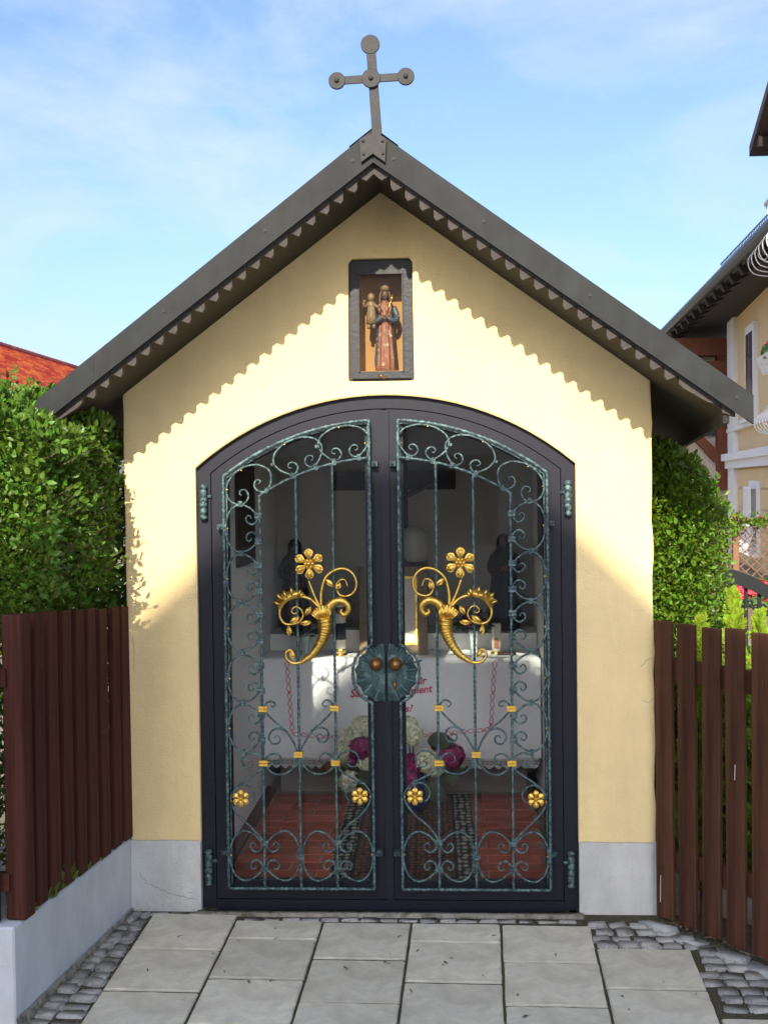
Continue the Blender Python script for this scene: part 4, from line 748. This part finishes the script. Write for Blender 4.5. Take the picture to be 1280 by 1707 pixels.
def hedge_pts(n, lo, hi, topf, inset=.10, shoots=60, faces='xyz'):
    pts = []; dirs = []
    while len(pts) < n:
        p = np.array([random.uniform(lo[i], hi[i]) for i in range(3)]); tz = topf(p[0], p[1]); bumpy = .05*math.sin(p[0]*9+p[1]*7)+.05*math.sin(p[1]*13+p[2]*8)+.03*math.sin(p[2]*19+p[0]*15)
        if p[2] > tz+bumpy*.6: continue
        if p[0] < -.9 and p[2] < 1.34 and p[0] > -1.11+.118*p[1]: continue
        dx = hi[0]+bumpy-p[0]; dy = p[1]-lo[1]+bumpy; dt = tz+bumpy*.6-p[2]; dx2 = p[0]-lo[0]+.02; dy2 = hi[1]-p[1]; q = min(dx, dy, dt, dx2, dy2)
        if q < 0: continue
        if random.random() > math.exp(-q/inset): continue
        v = [(dx, (1, 0, .1)), (dy, (0, -1, .1)), (dt, (0, 0, 1)), (dx2, (-1, 0, .1)), (dy2, (0, 1, .1))]; pts.append(p); dirs.append(min(v, key=lambda a: a[0])[1])
    return pts, dirs
def shoots(pts, dirs, bases, L, n=9):
    tw = MB()
    for b_, d_ in bases:
        b_ = Vector(b_); d_ = Vector(d_).normalized(); l_ = L*random.uniform(.5, 1.2); bend = Vector((random.gauss(0, .12), random.gauss(0, .12), .1)); path = [b_+d_*l_*t+bend*l_*t*t for t in (0, .33, .66, 1)]; tw.tube(path, [.0025, .002, .0016, .001], 5)
        for i in range(n): t = random.uniform(.1, 1); j = min(2, int(t*3)); p = path[j].lerp(path[j+1], t*3-j); pts.append(np.array(p)); a = random.uniform(0, 6.28); dirs.append(tuple(d_*.8+Vector((math.cos(a), math.sin(a), .3))))
    return tw
# left hedge
hl = empty('hedge', (-1.7, -.3, 0), 'clipped broad-leaved hedge rising behind the red-brown slat fence', 'hedge')
top = lambda x, y: 2.11-.58*max(0, x+1.38)-.05*abs(y+.2)
P_, D_ = hedge_pts(64000, (-2.3, -.86, 1.20), (-1.075, .30, 2.25), top, .20)
bs = [((random.uniform(-2.3, -1.22), random.uniform(-.8, .2), 0), (random.gauss(0, .3), random.gauss(0, .3), 1)) for _ in range(85)]; bs = [((x, y, top(x, y)-.06), d_) for (x, y, _), d_ in bs]
bs += [((-1.13, random.uniform(-.75, .0), random.uniform(1.3, 1.85)), (1, -.3, .4)) for _ in range(26)]+[((-1.10, -.22, 1.44), (1, -.1, .25)), ((-1.12, -.25, 1.42), (1, -.2, .1)), ((-1.08, -.2, 1.40), (1, 0, .35))]
P2, D2 = hedge_pts(15000, (-1.9, -.78, .28), (-1.13, .45, 1.3), lambda x, y: 1.35, .2); P_ += P2; D_ += D2
tw = shoots(P_, D_, bs, .13); leaves('foliage', P_, D_, .031, 'leaf', hl); child(tw.build('twigs', 'bark', kind='stuff'), hl)
b = MB()
for _ in range(34):
    x = random.uniform(-2.2, -1.42); y = random.uniform(-.7, .2); pth = cr([(x, y, .0), (x+random.uniform(-.05, .05), y+random.uniform(-.05, .05), .6), (x+random.uniform(-.1, .1), y+random.uniform(-.1, .1), 1.15), (x+random.uniform(-.18, .14), y+random.uniform(-.12, .2), 1.5)], 5); b.tube(pth, [.012-.0005*i for i in range(len(pth))], 6)
for _ in range(60):
    p = Vector((random.uniform(-2.0, -1.38), random.uniform(-.75, .1), random.uniform(1.25, 1.5))); b.tube([p, p+Vector((random.gauss(0, .08), random.gauss(-.03, .05), random.gauss(.03, .05))), p+Vector((random.gauss(0, .16), random.gauss(-.05, .06), random.gauss(.05, .08)))], [.004, .003, .0015], 5)
child(b.build('branches', 'bark', kind='stuff'), hl)
# tufts along the fence foot
tf = MB()
for t, s_ in ((.90, .05), (.93, .035), (.60, .07), (.57, .04), (.74, .05), (.68, .03), (.42, .025), (.30, .02)):
    p = A0+ld*t-ln*.01
    for _ in range(16): a = random.uniform(0, 6.28); dr = Vector((math.cos(a)*.5, math.sin(a)*.5, random.uniform(.4, 1.4))); q = Vector((p.x+random.uniform(-.01, .012), p.y+random.uniform(-.02, .02), .29)); sd = dr.orthogonal().normalized()*s_*.14; tf.add([q-sd*.5, q+dr*s_*.6+sd, q+dr*s_, q+dr*s_*.6-sd], [(0, 1, 2, 3)])
tag(tf.build('weeds', 'leaf'), kind='stuff', label='small green weeds growing along the foot of the slat fence')

# ================================================================ RIGHT: PICKETS, HEDGE, CONIFERS
pk = empty('picket_fence', tuple(F0+fd*.3), 'dark brown picket fence beside the right chapel pier', 'fence'); ang = math.atan2(fd.y, fd.x)
for i in range(10):
    p = F0+fd*(.1155*i+.01)+fn*.0; h = 1.165+.004*i+random.uniform(-.004, .004); o = MB().box(-.0425, .0425, -.011, .011, 0, h).build('picket', 'picket', bevel=.004); o.location = (p.x, p.y, G*p.y+.012); o.rotation_euler = (random.uniform(-.004, .004), random.uniform(-.005, .005), ang); child(o, pk)
    for z in (.22, .98):
        q = p+fn*.0115; o = MB().disc((0, 0), .0035, -.002, .001, 8).build('nail_head', 'screw'); o.location = (q.x+random.uniform(-.006, .006), q.y, G*p.y+z+random.uniform(-.01, .01)); o.rotation_euler = (0, 0, ang); child(o, pk)
for i, z, h, dx in ((0, .07, .19, -.018), (3, .62, .09, .002)): p = F0+fd*(.1155*i+.01+dx)+fn*.0118; child(MB().bar((p.x, p.y, z), (p.x+.004, p.y, z+h), .0035, .001, (fn.x, fn.y, 0)).build('paint_scratch', 'paint_scratch'), pk)
for z in (.24, .99): p = F0-fd*.05-fn*.030; q = F0+fd*1.15-fn*.030; child(MB().bar((p.x, p.y, z), (q.x, q.y, z-.02), .035, .085).build('rail', 'picket'), pk)
hr = empty('hedge', (1.5, .9, 0), 'rounded glossy green hedge behind the right chapel eave', 'hedge')
topr = lambda x, y: 1.87-.7*max(0, x-1.14)**1.15-1.2*max(0, x-1.33)
P_, D_ = hedge_pts(50000, (1.09, .26, .15), (1.43, 1.25, 1.95), topr, .15)
bs = [((x, y, topr(x, y)-.05), (random.gauss(.1, .3), random.gauss(0, .3), 1)) for x, y in ((random.uniform(1.1, 1.4), random.uniform(.3, 1.0)) for _ in range(50))]+[((1.38, random.uniform(.3, 1.0), random.uniform(1.0, 1.55)), (1, -.2, .5)) for _ in range(24)]
tw = shoots(P_, D_, bs, .085, 10); leaves('foliage', P_, D_, .027, 'leaf_right', hr); child(tw.build('twigs', 'bark', kind='stuff'), hr)
b = MB()
for _ in range(10): x = random.uniform(1.15, 1.35); y = random.uniform(.4, 1.1); b.tube([(x, y, 0), (x+random.gauss(0, .05), y, .7), (x+random.gauss(0, .08), y, 1.5)], [.012, .009, .004], 6)
child(b.build('branches', 'bark', kind='stuff'), hr)
def conifer(x, y, H, rad, lab):
    e = empty('conifer_shrub', (x, y, 0), lab, 'shrub', 'young conifers behind the picket fence'); child(MB().tube([(x, y, -.03), (x+.005, y, H*.5), (x, y, H*.93)], [.014, .009, .003], 7).build('trunk', 'bark'), e)
    V = []; F = []; nfr = 380
    for i in range(nfr):
        t = random.random()**.8; z = H*(.05+.88*t); a = random.uniform(0, 2*math.pi); L_ = (rad*(1-t)**.7+.06)*random.uniform(.75, 1.1); el = .55+.75*t+random.gauss(0, .12); dr = Vector((math.cos(a)*math.cos(el), math.sin(a)*math.cos(el), math.sin(el))); sd = dr.cross(Vector((random.gauss(0, .4), random.gauss(0, .4), 1))).normalized(); o_ = Vector((x, y, z)); nrm = sd.cross(dr)
        nb = 13
        for j in range(nb):
            s_ = (j+.5)/nb; c_ = o_+dr*L_*s_; ln_ = L_*.34*math.sin(math.pi*(.2+.75*s_)); 
            for sg in (-1, 1):
                tip = c_+(sd*sg*.72+dr*.75).normalized()*ln_+nrm*random.gauss(0, .006); wv = dr*.0085; k = len(V); V += [c_-wv, c_+wv, tip+wv*.15]; F.append((k, k+1, k+2))
                mid = c_.lerp(tip, .55); t2 = mid+(sd*sg*.25+dr).normalized()*ln_*.42; k = len(V); V += [mid-wv*.5, mid+wv*.6, t2]; F.append((k, k+1, k+2))
        k = len(V); V += [o_, o_+dr*L_*.5+sd*.005, o_+dr*L_*1.06]; F.append((k, k+1, k+2))
    child(MB().add(V, F).build('crown', 'thuja', kind='stuff'), e)
for x, y, H, r_, lab in ((1.262, .06, 1.22, .15, 'low yellow-green conifer between the hedge and the tallest young conifer'), (1.395, .08, 1.335, .17, 'tallest yellow-green young conifer behind the picket fence'), (1.475, -.02, 1.25, .15, 'narrow yellow-green conifer on the outer side of the tallest one'), (1.62, .10, 1.17, .2, 'bushy yellow-green conifer at the outer end of the picket fence')): conifer(x, y, H, r_, lab)
lt = MB().box(-.5, .5, -.5, .5, 0, .001)
def litter_mesh():
    V = []; n = 6
    for i in range(n+1): t = i/n; w_ = .0055*math.sin(math.pi*(.06+.9*t)); V += [((t-.5)*.024, -w_, .003*math.sin(t*4)), ((t-.5)*.024, w_, .0045*math.cos(t*3))]
    b = MB().add(V, [(i*2, i*2+2, i*2+3, i*2+1) for i in range(n)]); return b
ls = litter_mesh().build('fallen_leaf', 'litter'); ls.location = (.02, -.5, G*-.5+.004); lab = 'small dry leaf lying on the pale paving slabs'; tag(ls, lab, 'leaf', 'fallen leaves on the paving')
for i in range(40):
    x = random.uniform(-.95, 1.15); yv = random.uniform(-1.15, -.16); o = ls.copy(); C.objects.link(o); o.location = (x, yv, G*yv+.0035); s_ = random.uniform(.4, 1.15); o.scale = (s_, s_*random.uniform(.5, 1.2), 1); o.rotation_euler = (R(2.4), random.uniform(-.1, .1), random.uniform(0, 6.28))
b = MB()
for _ in range(260):
    t = random.uniform(0, 1.0); p = F0+fd*t+fn*random.gauss(.006, .014); a = random.uniform(0, 6.28); s_ = random.uniform(.004, .012); q = Vector((p.x, p.y, G*p.y+.012+random.uniform(0, .006))); u_ = Vector((math.cos(a), math.sin(a), random.uniform(-.3, .3)))*s_; v_ = Vector((-math.sin(a), math.cos(a), random.uniform(-.3, .3)))*s_*.5; b.add([q-u_, q+v_, q+u_, q-v_], [(0, 1, 2, 3)])
for _ in range(200):
    t = random.uniform(0, 1.1); p = A0+ld*t+ln*random.uniform(.02, .14); a = random.uniform(0, 6.28); s_ = random.uniform(.002, .007); q = Vector((p.x, p.y, G*p.y+.002)); u_ = Vector((math.cos(a), math.sin(a), .1))*s_; v_ = Vector((-math.sin(a), math.cos(a), .2))*s_*.6; b.add([q-u_, q+v_, q+u_, q-v_], [(0, 1, 2, 3)])
tag(b.build('leaf_litter', 'litter'), 'crumbs of dry leaf litter along the kerb and wall foot', None, None, 'stuff')

# ================================================================ BACKGROUND LEFT: RED ROOF
rh = empty('red_roofed_house', (-16, 44, 0), 'white house with orange tiled roof beyond the left hedge', 'house')
RX, RZ, EX, EZ = -16.0, 6.85, -10.5, 2.9          # ridge and eave of the slope that faces the chapel
Y0, Y1 = 26, 62; rows = 46; V = []; F = []; sl2 = math.hypot(EX-RX, EZ-RZ); nx_ = -(EZ-RZ)/sl2; nz_ = (EX-RX)/sl2
MB_ = MB(); tw_ = .30
for i in range(rows):
    t0, t1 = i/rows, (i+1)/rows; xa, za = RX+(EX-RX)*t0, RZ+(EZ-RZ)*t0; xb, zb_ = RX+(EX-RX)*t1, RZ+(EZ-RZ)*t1; n_ = 60
    for j in range(n_):
        ya = Y0+(Y1-Y0)*(j+.5*(i % 2))/n_; yb = ya+(Y1-Y0)/n_-.02; lift = .055+random.uniform(0, .012)
        MB_.add([(xa, ya, za+.004), (xa, yb, za+.004), (xb+nx_*lift, yb, zb_+nz_*lift), (xb+nx_*lift, ya, zb_+nz_*lift), (xb, ya, zb_), (xb, yb, zb_)], [(0, 3, 2, 1), (3, 4, 5, 2)])
child(MB_.build('roof_tiles', 'tile', kind='stuff'), rh)
child(MB().add([(RX, Y0, RZ-.03), (EX, Y0, EZ-.03), (EX, Y1, EZ-.03), (RX, Y1, RZ-.03), (2*RX-EX, Y0, EZ-.03), (2*RX-EX, Y1, EZ-.03)], [(0, 1, 2, 3), (0, 3, 5, 4)]).build('roof', 'ridge'), rh)
b = MB(); yy = Y0
while yy < Y1: b.tube([(RX, yy, RZ+.02), (RX, yy+.44, RZ+.05)], [.10, .125], 8); yy += .42
child(b.build('ridge_tiles', 'ridge'), rh)
child(MB().prism([(2*RX-EX+.5, -.1), (EX-.5, -.1), (EX-.5, EZ+.1), (RX, RZ-.4), (2*RX-EX+.5, EZ+.1)], Y0+.5, Y1-.5).build('wall', 'house_white'), rh)

# ================================================================ BACKGROUND RIGHT: YELLOW HOUSE
TH = math.tan(R(5.2)); 
def fx(Y, off=0): return 6.12+TH*(Y-20)+off          # facade plane (faces the street garden)
yh = empty('yellow_house', (8, 21, 0), 'yellow rendered house with white trim, balconies and dark overhanging roof', 'house')
YA, YB = 8.5, 23.3
def quad_wall(nm, mat, ya, yb, z0, z1, off=0, th=.1): return child(MB().add([(fx(ya, off), ya, z0), (fx(yb, off), yb, z0), (fx(yb, off), yb, z1), (fx(ya, off), ya, z1), (fx(ya, off+th), ya, z0), (fx(yb, off+th), yb, z0), (fx(yb, off+th), yb, z1), (fx(ya, off+th), ya, z1)], [(0, 3, 2, 1), (4, 5, 6, 7), (0, 1, 5, 4), (1, 2, 6, 5), (2, 3, 7, 6), (3, 0, 4, 7)]).build(nm, mat), yh)
child(MB().add([(fx(YA), YA, -.1), (fx(YB), YB, -.1), (14, YB, -.1), (14, YA, -.1), (fx(YA), YA, 5.6), (fx(YB), YB, 5.6), (14, YB, 5.6), (14, YA, 5.6)], [(0, 1, 2, 3), (7, 6, 5, 4), (0, 4, 5, 1), (1, 5, 6, 2), (2, 6, 7, 3), (3, 7, 4, 0)]).build('wall', 'house_yellow'), yh)
quad_wall('pilaster', 'trim_white', 22.35, 23.4, -.05, 5.5, -.10, .2)
for z0, z1, off in ((2.15, 2.30, -.22), (1.98, 2.15, -.14), (2.78, 2.86, -.10)): quad_wall('cornice', 'trim_white', YA, 23.45, z0, z1, off-.02, .3)
for k in range(6): z = -.02+.40*k; quad_wall('ashlar_course', 'house_yellow', YA, 22.3, z, z+.36, -.03, .06)
def window(yc, w, z0, z1, bars=False):
    o = quad_wall('window', 'trim_white', yc-w/2-.16, yc+w/2+.16, z0-.12, z1+.16, -.09, .14)
    for nm, mat, a in (('pane', 'window_dark', (yc-w/2, yc-.03, z0, z1, -.096, .02)), ('pane', 'window_dark', (yc+.03, yc+w/2, z0, z1, -.096, .02)), ('sill', 'trim_white', (yc-w/2-.25, yc+w/2+.25, z0-.2, z0-.122, -.2, .2))):
        ya, yb, za, zb2, of, th = a; q = MB().add([(fx(ya, of), ya, za), (fx(yb, of), yb, za), (fx(yb, of), yb, zb2), (fx(ya, of), ya, zb2), (fx(ya, of+th), ya, za), (fx(yb, of+th), yb, za), (fx(yb, of+th), yb, zb2), (fx(ya, of+th), ya, zb2)], [(0, 3, 2, 1), (4, 5, 6, 7), (0, 1, 5, 4), (1, 2, 6, 5), (2, 3, 7, 6), (3, 0, 4, 7)]).build(nm, mat); q.parent = o
    if bars:
        b = MB()
        for i in range(9): y_ = yc-w/2-.05+(w+.1)*i/8; b.bar((fx(y_, -.2), y_, z0-.05), (fx(y_, -.2), y_, z1+.05), .02, .02)
        for z in (z0, (z0+z1)/2, z1): b.bar((fx(yc-w/2-.1, -.2), yc-w/2-.1, z), (fx(yc+w/2+.1, -.2), yc+w/2+.1, z), .02, .02)
        q = b.build('window_bars', 'white_iron'); q.parent = o
window(20.0, .9, 3.05, 4.6); window(19.6, .8, .45, 1.55, True); window(14.5, .9, 3.05, 4.6); window(12, .9, .3, 1.5, True)
# curved cast balconies / flower boxes
def belly(yc, w, z0, z1, name='balcony', k=1.0):
    b = MB(); n = 8
    for i in range(n):
        y_ = yc-w/2+w*i/(n-1); X = fx(y_); H = z1-z0
        b.tube(cr([(X-.45*k, y_, z1), (X-.40*k, y_, z1-.25*H), (X-.52*k, y_, z1-.55*H), (X-.66*k, y_, z0+.25*H), (X-.60*k, y_, z0+.05*H), (X-.35*k, y_, z0)], 4), .010, 5)
        if i % 3 == 0:
            a = [(X-.5*k+.14*(1-t)*math.cos(t*9), y_+.05, z0+.25*H+.14*(1-t)*math.sin(t*9)) for t in np.linspace(0, .9, 18)]; b.tube(a, .010, 5)
    for z, dx in ((z1, -.45*k), (z0, -.35*k)): b.bar((fx(yc-w/2, dx), yc-w/2, z), (fx(yc+w/2, dx), yc+w/2, z), .05, .04)
    for y_ in (yc-w/2, yc+w/2): b.bar((fx(y_, -.45*k), y_, z1), (fx(y_, 0), y_, z1), .03, .04); b.bar((fx(y_, -.35*k), y_, z0), (fx(y_, 0), y_, z0), .03, .04)
    return child(b.build(name, 'white_iron', smooth=True), yh)
belly(13.6, 2.0, 2.42, 3.25, k=1.15); belly(19.6, 1.2, .28, .85, 'window_basket', .45); belly(13.4, 2.6, 4.85, 5.95, k=1.25)
fbx = empty('flower_box', (4.6, 12.9, 3.3), 'white balcony flower box full of red geraniums', 'flower box')
bq = lambda y_, o_, z: (fx(y_, o_), y_, z)
bw = MB().add([bq(12.1, -.75, 3.27), bq(13.8, -.75, 3.27), bq(13.8, -.45, 3.27), bq(12.1, -.45, 3.27), bq(12.1, -.85, 3.50), bq(13.8, -.85, 3.50), bq(13.8, -.42, 3.50), bq(12.1, -.42, 3.50)], [(0, 1, 2, 3), (7, 6, 5, 4), (0, 4, 5, 1), (1, 5, 6, 2), (2, 6, 7, 3), (3, 7, 4, 0)]).build('box', 'trim_white'); child(bw, fbx)
def blooms(parent, centers, mat, R_, n, s_):
    for c_ in centers: b = MB(); florets(b, c_, R_, n, s_); child(b.build('bloom', mat), parent)
blooms(fbx, [(fx(y_, -.62)+random.uniform(-.15, .15), y_, 3.62+random.uniform(-.06, .1)) for y_ in np.linspace(12.1, 13.75, 12)], 'red_petal', .065, 40, .045)
b = MB(); florets(b, (fx(12.95, -.62), 12.95, 3.52), .2, 120, .09); b.v = [(x, 12.95+(y-12.95)*3.5, z) for x, y, z in b.v]; child(b.build('foliage', 'geranium_leaf', kind='stuff'), fbx)
# roof, gutter, snow guard
def eave(Y): return 4.88+.0447*(Y-14.2)
ez = 5.35; V = []
rf = MB(); YR0, YR1 = 12.6, 27.0
rf.add([(eave(YR0), YR0, ez), (eave(YR1), YR1, ez), (eave(YR1)+6, YR1, ez+3.2), (eave(YR0)+6, YR0, ez+3.2), (eave(YR0), YR0, ez-.14), (eave(YR1), YR1, ez-.14), (eave(YR1)+6, YR1, ez+3.0), (eave(YR0)+6, YR0, ez+3.0)], [(0, 3, 2, 1), (4, 5, 6, 7), (0, 1, 5, 4), (1, 2, 6, 5), (2, 3, 7, 6), (3, 0, 4, 7)])
ro = child(rf.build('roof', 'grey_roof'), yh)
def kid_of(o, p): o.parent = p; return o
kid_of(MB().tube([(eave(YR0)-.08, YR0, ez-.04), (eave(YR1)-.08, YR1, ez-.04)], .10, 10).build('gutter', 'gutter'), ro)
for y_ in np.arange(YR0+.5, YR1, .9): kid_of(MB().bar((eave(y_)-.02, y_, ez-.22), (fx(y_, .1), y_, ez-.14+.42), .14, .16).build('rafter_end', 'soffit_wood'), ro)
b = MB()
for zz in (.0, .12, .24): b.bar((eave(13)+.35, 13, ez+.36+zz), (eave(20)+.35, 20, ez+.36+zz), .015, .015)
for y_ in np.arange(13, 20, .14): b.bar((eave(y_)+.35, y_, ez+.28), (eave(y_)+.35, y_, ez+.62), .012, .012)
kid_of(b.build('snow_guard', 'gutter'), ro)
kid_of(MB().add([(eave(YR0)+.02, YR0, ez-.15), (eave(YR1)+.02, YR1, ez-.15), (fx(YR1, .25), YR1, ez-.12), (fx(YR0, .05), YR0, ez-.12)], [(0, 1, 2, 3)]).build('soffit', 'soffit_wood'), ro)
# nearer gable overhang high up
def gz(y_): return 6.9+.53*(3.6-abs(y_-11.9))
gv = [(x, y_, gz(y_)+dz) for x in (5.02, 10) for y_, dz in ((15.5, 0), (11.9, 0), (8.3, 0), (8.3, .16), (11.9, .18), (15.5, .16))]
go = MB().add(gv, [(0, 1, 4, 5), (1, 2, 3, 4), (6, 11, 10, 7), (7, 10, 9, 8), (0, 6, 7, 1), (1, 7, 8, 2), (5, 4, 10, 11), (4, 3, 9, 10), (0, 5, 11, 6), (2, 8, 9, 3)]).build('gable_roof', 'dark_tile'); child(go, yh)
kid_of(MB().add([(6.0, 9.0, 5.5), (6.0, 14.8, 5.5), (6.0, 14.8, 7.2), (6.0, 11.9, 8.75), (6.0, 9.0, 7.2), (10, 9.0, 5.5), (10, 14.8, 5.5), (10, 14.8, 7.2), (10, 11.9, 8.75), (10, 9.0, 7.2)], [(0, 4, 3, 2, 1), (5, 6, 7, 8, 9), (1, 2, 7, 6), (0, 5, 9, 4)]).build('gable_wall', 'house_yellow'), go)
for y_ in (15.1, 14.3, 13.4): kid_of(MB().bar((5.06, y_, gz(y_)-.09), (6.1, y_, gz(y_)-.09), .12, .16).build('purlin', 'soffit_wood'), go)
kid_of(MB().prism([(5.15, 6.75), (5.28, 7.0), (5.95, 7.0), (5.95, 6.2), (5.8, 6.3), (5.6, 6.62)], 14.5, 14.6).build('bracket', 'beam'), go)
# timbered annex facing the street
an = empty('timbered_annex', (5.6, 24, 0), 'pale annex with brown timber posts and knee braces beside the yellow house', 'annex')
child(MB().box(5.0, 6.9, 24.2, 26.8, -.1, 4.97).build('wall', 'annex_wall'), an)
def ax(px): return .29+(px-761)/2096*28.9
for px0, px1, z0, z1 in ((1190, 1207, 1.5, 4.9), (1121, 1137, 1.5, 4.9)): child(MB().box(ax(px0), ax(px1), 23.85, 24.1, z0, z1).build('post', 'beam'), an)
b = MB(); P = [(ax(1137), 3.15), (ax(1150), 2.98), (ax(1164), 2.78), (ax(1178), 2.58), (ax(1191), 2.42), (ax(1191), 2.10), (ax(1180), 2.22), (ax(1166), 2.45), (ax(1152), 2.68), (ax(1137), 2.90)]; b.prism(P, 23.9, 24.05); child(b.build('knee_brace', 'beam'), an)
child(MB().box(ax(1112), ax(1216), 23.8, 24.15, 4.55, 4.95).build('beam', 'beam'), an); child(MB().box(ax(1120), ax(1208), 23.7, 23.95, 4.05, 4.42).build('beam', 'beam'), an)
child(MB().box(ax(1176), ax(1191), 24.12, 24.2, 2.75, 3.25).build('window', 'window_dark'), an); child(MB().box(ax(1170), ax(1212), 24.0, 24.19, -.05, 1.05).build('door', 'dark_wood'), an)
# lattice fence with vine
la = empty('lattice_fence', (5.0, 13, 0), 'brown diagonal lattice fence overgrown by a vine in front of the yellow house', 'fence'); YL = 12.6; xl, xr = 2.7, 7.0
for z0, z1 in ((1.12, 1.20), (.15, .22)): child(MB().box(xl, xr, YL-.03, YL+.03, z0, z1).build('rail', 'lattice'), la)
x = xl-1.0; 
while x < xr:
    for sg in (1, -1):
        a = [x, .2]; b_ = [x+.94, 1.13]
        if sg < 0: a, b_ = [x, 1.13], [x+.94, .2]
        if a[0] >= xl and b_[0] <= xr: child(MB().bar((a[0], YL+.012*sg, a[1]), (b_[0], YL+.012*sg, b_[1]), .012, .03, (0, 1, 0)).build('lath', 'lattice'), la)
    x += .145
for x in np.linspace(xl, xr, 4): child(MB().box(x-.04, x+.04, YL-.05, YL+.05, -.05, 1.25).build('post', 'lattice'), la)
vi = empty('climbing_vine', (4.1, 12.5, 0), 'green vine climbing over the brown lattice fence', 'vine'); P_ = []; D_ = []
for cx_, cz_, n_, s_ in ((3.75, .95, 160, .16), (4.0, 1.1, 130, .14), (4.3, 1.16, 90, .09), (4.5, 1.15, 40, .07), (3.55, .6, 120, .16)):
    for _ in range(n_): P_.append(np.array((random.gauss(cx_, s_), 12.5+random.gauss(0, .05), random.gauss(cz_, s_*.6)))); D_.append((0, -.6, -.3))
leaves('foliage', P_, D_, .07, 'leaf_right', vi, 0)
child(MB().tube(cr([(3.5, 12.55, 0), (3.6, 12.5, .6), (3.9, 12.5, 1.05), (4.5, 12.5, 1.23)], 6), .015, 6).build('stem', 'bark'), vi)
# garden gate with arched top
gt = empty('garden_gate', (2.9, 4.2, 0), 'black iron garden gate with curved top rail behind the conifers', 'gate'); gy = 4.2
def gx(px): return .29+(px-761)/2096*(gy+5.03)
gp = [(gx(1194), 1.085), (gx(1215), 1.075), (gx(1240), 1.035), (gx(1265), .975), (gx(1300), .87), (gx(1360), .66)]
child(MB().prism([p for p in cr(gp, 4)]+[(p[0], p[1]-.105) for p in cr(gp, 4)[::-1]], gy-.05, gy+.05).build('top_rail', 'gate_black'), gt); child(MB().box(gx(1194)-.002, gx(1201), gy-.045, gy+.045, -.05, 1.0).build('post', 'gate_black'), gt)
for i in range(9):
    x = gx(1213)+.095*i; zt = 1.0-.13*(i/4)**1.5; child(MB().box(x-.012, x+.012, gy-.012, gy+.012, .05, zt).build('bar', 'gate_black'), gt)
    for sg in (-1, 1): child(MB().tube([(x+sg*(.03-.022*math.cos(t_)*(1-t_/9)), gy, zt-.16+.03*math.sin(t_)*(1-t_/9)) for t_ in np.linspace(0, 6, 14)], .007, 5).build('scroll', 'gate_black'), gt)
gb = empty('garden_flowers', (4.2, 9.5, .0), 'red and yellow garden flowers in a trough beyond the iron gate', 'flowers')
def bx9(px): return .29+(px-761)/2096*14.5
child(MB().box(bx9(1205), bx9(1300), 9.3, 9.7, -.05, .28).build('trough', 'bark'), gb)
blooms(gb, [(bx9(px), 9.35, z) for px, z in ((1218, .44), (1238, .47), (1256, .50), (1262, .42), (1290, .46))], 'red_petal', .075, 40, .05); blooms(gb, [(bx9(px), 9.35, z) for px, z in ((1240, .55), (1275, .44), (1282, .38))], 'yellow_petal', .06, 30, .045)
b = MB(); florets(b, (bx9(1250), 9.5, .38), .2, 200, .08); b.v = [(bx9(1250)+(x-bx9(1250))*1.8, y, z) for x, y, z in b.v]; child(b.build('foliage', 'geranium_leaf', kind='stuff'), gb)
sp = MB().box(gx(1178), gx(1193), 4.9, 5.05, -.05, .86).box(gx(1175), gx(1196), 4.87, 5.08, .861, .90).build('gate_pillar', 'altar_stone'); tag(sp, 'short stone pillar beside the black iron garden gate', 'pillar')

# ================================================================ HOUSE ACROSS THE STREET (casts the gabled shade)
oh = empty('gabled_house', (-1.07, -18, 0), 'gabled house with half-hipped roof across the street', 'house'); YF = -13.0; cxh = .071-1.137; HW = 3.2; sl_h = .962; ztr = 1.80+7.6; hwt = .43
ez_ = ztr-(HW-hwt)*sl_h
prof = [(cxh-HW, ez_), (cxh-hwt, ztr), (cxh+hwt, ztr), (cxh+HW, ez_)]
V = [(x, YF, z) for x, z in prof]+[(cxh, YF-1.6, ztr+.45)]+[(cxh-HW, YF-8, ez_), (cxh, YF-8, ztr+.45), (cxh+HW, YF-8, ez_)]
child(MB().add(V, [(0, 1, 4, 6, 5), (3, 7, 6, 4, 2), (1, 2, 4), (0, 5, 7, 3, 2, 1)]).build('roof', 'tile'), oh)
ww = HW-.6; child(MB().prism([(cxh-ww, -.35), (cxh+ww, -.35), (cxh+ww, ez_+.3), (cxh+hwt, ztr-.25), (cxh-hwt, ztr-.25), (cxh-ww, ez_+.3)], YF-7.4, YF-.6).build('wall', 'house_white'), oh)
for z in (.8, 3.5, 6.2):
    for x in ((-1.5, 1.5) if z < 6 else (-.9, .9)):
        o = MB().box(cxh+x-.55, cxh+x+.55, YF-.62, YF-.56, z-.07, z+1.42).build('window', 'trim_white'); child(o, oh); q = MB().box(cxh+x-.47, cxh+x+.47, YF-.57, YF-.55, z, z+1.35).build('pane', 'window_dark'); q.parent = o
